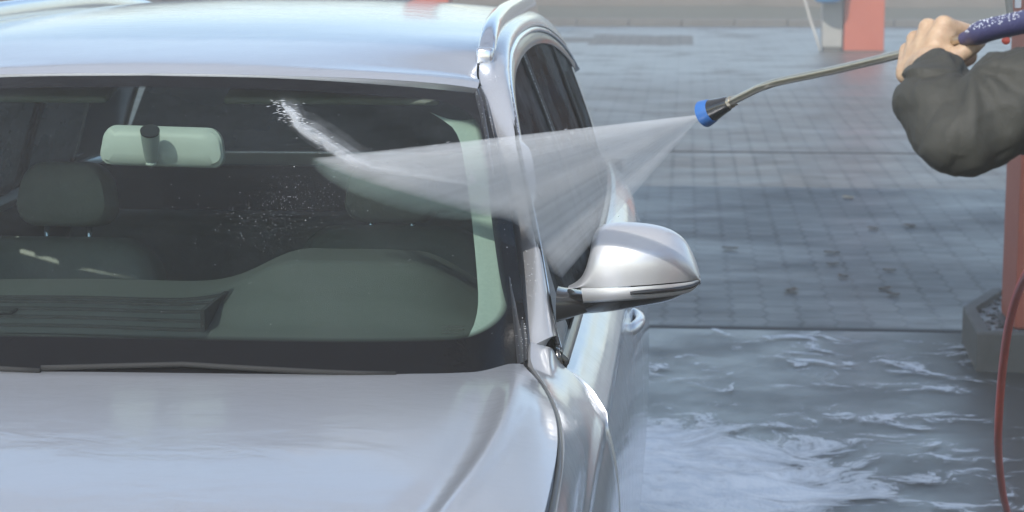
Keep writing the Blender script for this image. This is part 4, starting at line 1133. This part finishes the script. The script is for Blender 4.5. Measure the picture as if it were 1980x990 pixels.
# ------------------------------------------------------------------ foam on the bay floor
def mk_foam():
    m = NT('soap_foam'); co = m.geo(); sep = m.n('ShaderNodeSeparateXYZ', Vector=co); X, Y = sep.outputs[0], sep.outputs[1]
    w = m.n('ShaderNodeTexNoise', Scale=1.6, Detail=3); m.put(w.inputs['Vector'], co)
    wp = m.n('ShaderNodeVectorMath', _operation='MULTIPLY_ADD', i0=w.outputs['Color'], i1=(.5, .9, 0), i2=co).outputs[0]
    n1 = m.noise(m.mapping(wp, (2.6, 3.6, 1)), 1.0, 8, .68, 1.0)
    n2 = m.noise(m.mapping(co, (1.3, 1.3, 1)), 1.0, 3)
    n3 = m.noise(m.mapping(wp, (16, 30, 1)), 1.0, 6, .75, .3); n1 = m.math('ADD', m.math('MULTIPLY', n1, .72), m.math('MULTIPLY', n3, .28))
    # thickest near the car, thinning away
    dx = m.math('MULTIPLY', m.math('SUBTRACT', X, 1.0), 1.15); dy = m.math('MULTIPLY', m.math('SUBTRACT', Y, 3.4), .60)
    r = m.math('SQRT', m.math('ADD', m.math('MULTIPLY', dx, dx), m.math('MULTIPLY', dy, dy)))
    lvl = m.math('ADD', m.ramp(r, [(.25, .36), (.62, .06), (1.0, -.02), (1.6, -.10)], 'EASE') if 0 else m.math('MULTIPLY', m.ramp(r, [(.2, 1), (.55, .66), (.75, .34), (1.0, .24)]), .38), m.math('MULTIPLY', m.math('SUBTRACT', n2, .5), .22))
    a = m.ramp(m.math('ADD', m.math('SUBTRACT', n1, .165), lvl), [(.465, 0), (.51, .55), (.66, .97)])
    vo = m.n('ShaderNodeTexVoronoi', Scale=70); m.put(vo.inputs['Vector'], co)
    fc = m.mix(m.ramp(m.noise(m.mapping(wp, (7, 12, 1)), 1.0, 7, .75), [(.38, 0), (.6, 1)]), (.76, .79, .83, 1), (1, 1, 1, 1))
    d = m.n('ShaderNodeBsdfPrincipled', Base__Color=fc, Roughness=.6, Normal=m.bump(m.math('ADD', n3, m.math('MULTIPLY', vo.outputs['Distance'], .5)), .5, .012))
    tr_ = m.n('ShaderNodeBsdfTransparent')
    return m.done(m.n('ShaderNodeMixShader', i0=a, i1=tr_.outputs[0], i2=d.outputs[0]))
G = [[(-.6+3.2*i/80, 2.4+3.95*j/80, .006+.004*(1+mnoise.noise(Vector((i*.15, j*.15, 0))))) for j in range(81)] for i in range(81)]
tag(obj('foam', grid_bm(G), mk_foam()), 'streaky white soap foam running over the wet floor beside the car', 'foam', kind='stuff')

# ------------------------------------------------------------------ fallen leaves
LEAF = simple('dead_leaf', (.12, .085, .05), .6, nscale=30, namt=.4)
lp = [(1688, 443, 'dark olive leaf on the pavers, the upper one of a pair of leaves'), (1760, 438, 'brown leaf on the pavers nearest the person\'s elbow'), (1608, 490, 'reddish brown leaf lying flat on the pavers behind the car mirror'), (1610, 512, 'small green leaf just below the reddish brown leaf'), (1720, 524, 'short dark leaf left of the planter on the pavers'),
      (1630, 536, 'olive leaf lying crosswise on the pavers in the middle of the leaf scatter'), (1711, 560, 'curled dark leaf close to the planter, upper of two'), (1727, 571, 'flat dark leaf close to the planter, lower of two'), (1530, 563, 'brown leaf on the pavers near the bay floor joint'), (1412, 482, 'tiny brown leaf just right of the car mirror'), (1640, 383, 'pale tan leaf far back on the pavers')]
for i, (a, b, lb) in enumerate(lp):
    p = at(a, b, Z=.004); bm = bmesh.new(); L = random.uniform(.035, .055)
    G = [[((q-.5)*L*2, (r-.5)*L*1.6*math.sin(math.pi*min(.97, max(.03, q)))**.7, .003+.006*abs(r-.5)*2+.005*(q-.5)**2*4) for r in YY(0, 1, 4)] for q in YY(0, 1, 8)]
    o = obj('fallen_leaf', grid_bm(G), LEAF if i != 10 else simple('tan_leaf', (.45, .34, .2), .6)); o.location = p; o.rotation_euler = (0, 0, random.uniform(-1, 1))
    tag(o, lb, 'leaf', 'fallen leaves on the pavers')

# ------------------------------------------------------------------ warm haze added to wash out the far yard
hz = NT('mist_air'); pv = hz.n('ShaderNodeVolumePrincipled', Color=(.96, .93, .87, 1), Density=.009); pv.inputs['Anisotropy'].default_value = .2
hz.t.links.new(pv.outputs[0], hz.out.inputs[1])
tag(obj('haze', bx(-115, 118, -14, 112, -1.1, 9.5), hz.m, None, False), kind='stuff')

# ------------------------------------------------------------------ light, sky, camera
SUN = Vector((-.40, -.92, 0)).normalized(); EL = R_(41)
sd = Vector((SUN.x*math.cos(EL), SUN.y*math.cos(EL), math.sin(EL)))
L = bpy.data.lights.new('sun', 'SUN'); L.energy = 2.9; L.angle = R_(.6); L.color = (1, .95, .88)
lo = bpy.data.objects.new('sun', L); C.objects.link(lo); lo.rotation_euler = sd.to_track_quat('Z', 'Y').to_euler()
w = bpy.data.worlds.new('World'); sc.world = w; w.use_nodes = True; nt = w.node_tree
sky = nt.nodes.new('ShaderNodeTexSky'); sky.sky_type = 'NISHITA'; sky.sun_disc = False
sky.sun_elevation = EL; sky.sun_rotation = math.atan2(SUN.x, SUN.y) % (2*math.pi); sky.air_density = 1.2; sky.dust_density = .4; sky.ozone_density = 1
bg = nt.nodes['Background']; nt.links.new(sky.outputs[0], bg.inputs[0]); bg.inputs[1].default_value = .15

cam = bpy.data.cameras.new('camera'); co_ = bpy.data.objects.new('camera', cam); C.objects.link(co_)
M = Matrix(((RT[0], UP[0], -FW[0], CAM[0]), (RT[1], UP[1], -FW[1], CAM[1]), (RT[2], UP[2], -FW[2], CAM[2]), (0, 0, 0, 1)))
co_.matrix_world = M
cam.sensor_width = 36; cam.lens = 36*FPX/1980; cam.clip_end = 600; cam.clip_start = .05
cam.dof.use_dof = True; cam.dof.focus_distance = 3.75; cam.dof.aperture_fstop = 9
sc.camera = co_
sc.render.resolution_x, sc.render.resolution_y = 1024, 512
sc.view_settings.view_transform = 'Standard'; sc.view_settings.look = 'None'; sc.view_settings.gamma = 1; sc.view_settings.exposure = .75
sc.cycles.use_denoising = True
sc.cycles.max_bounces = 8; sc.cycles.transparent_max_bounces = 16; sc.cycles.volume_bounces = 1
sc.cycles.volume_step_rate = 1.0
sc.cycles.caustics_reflective = False; sc.cycles.caustics_refractive = False
sc.cycles.sample_clamp_indirect = 6
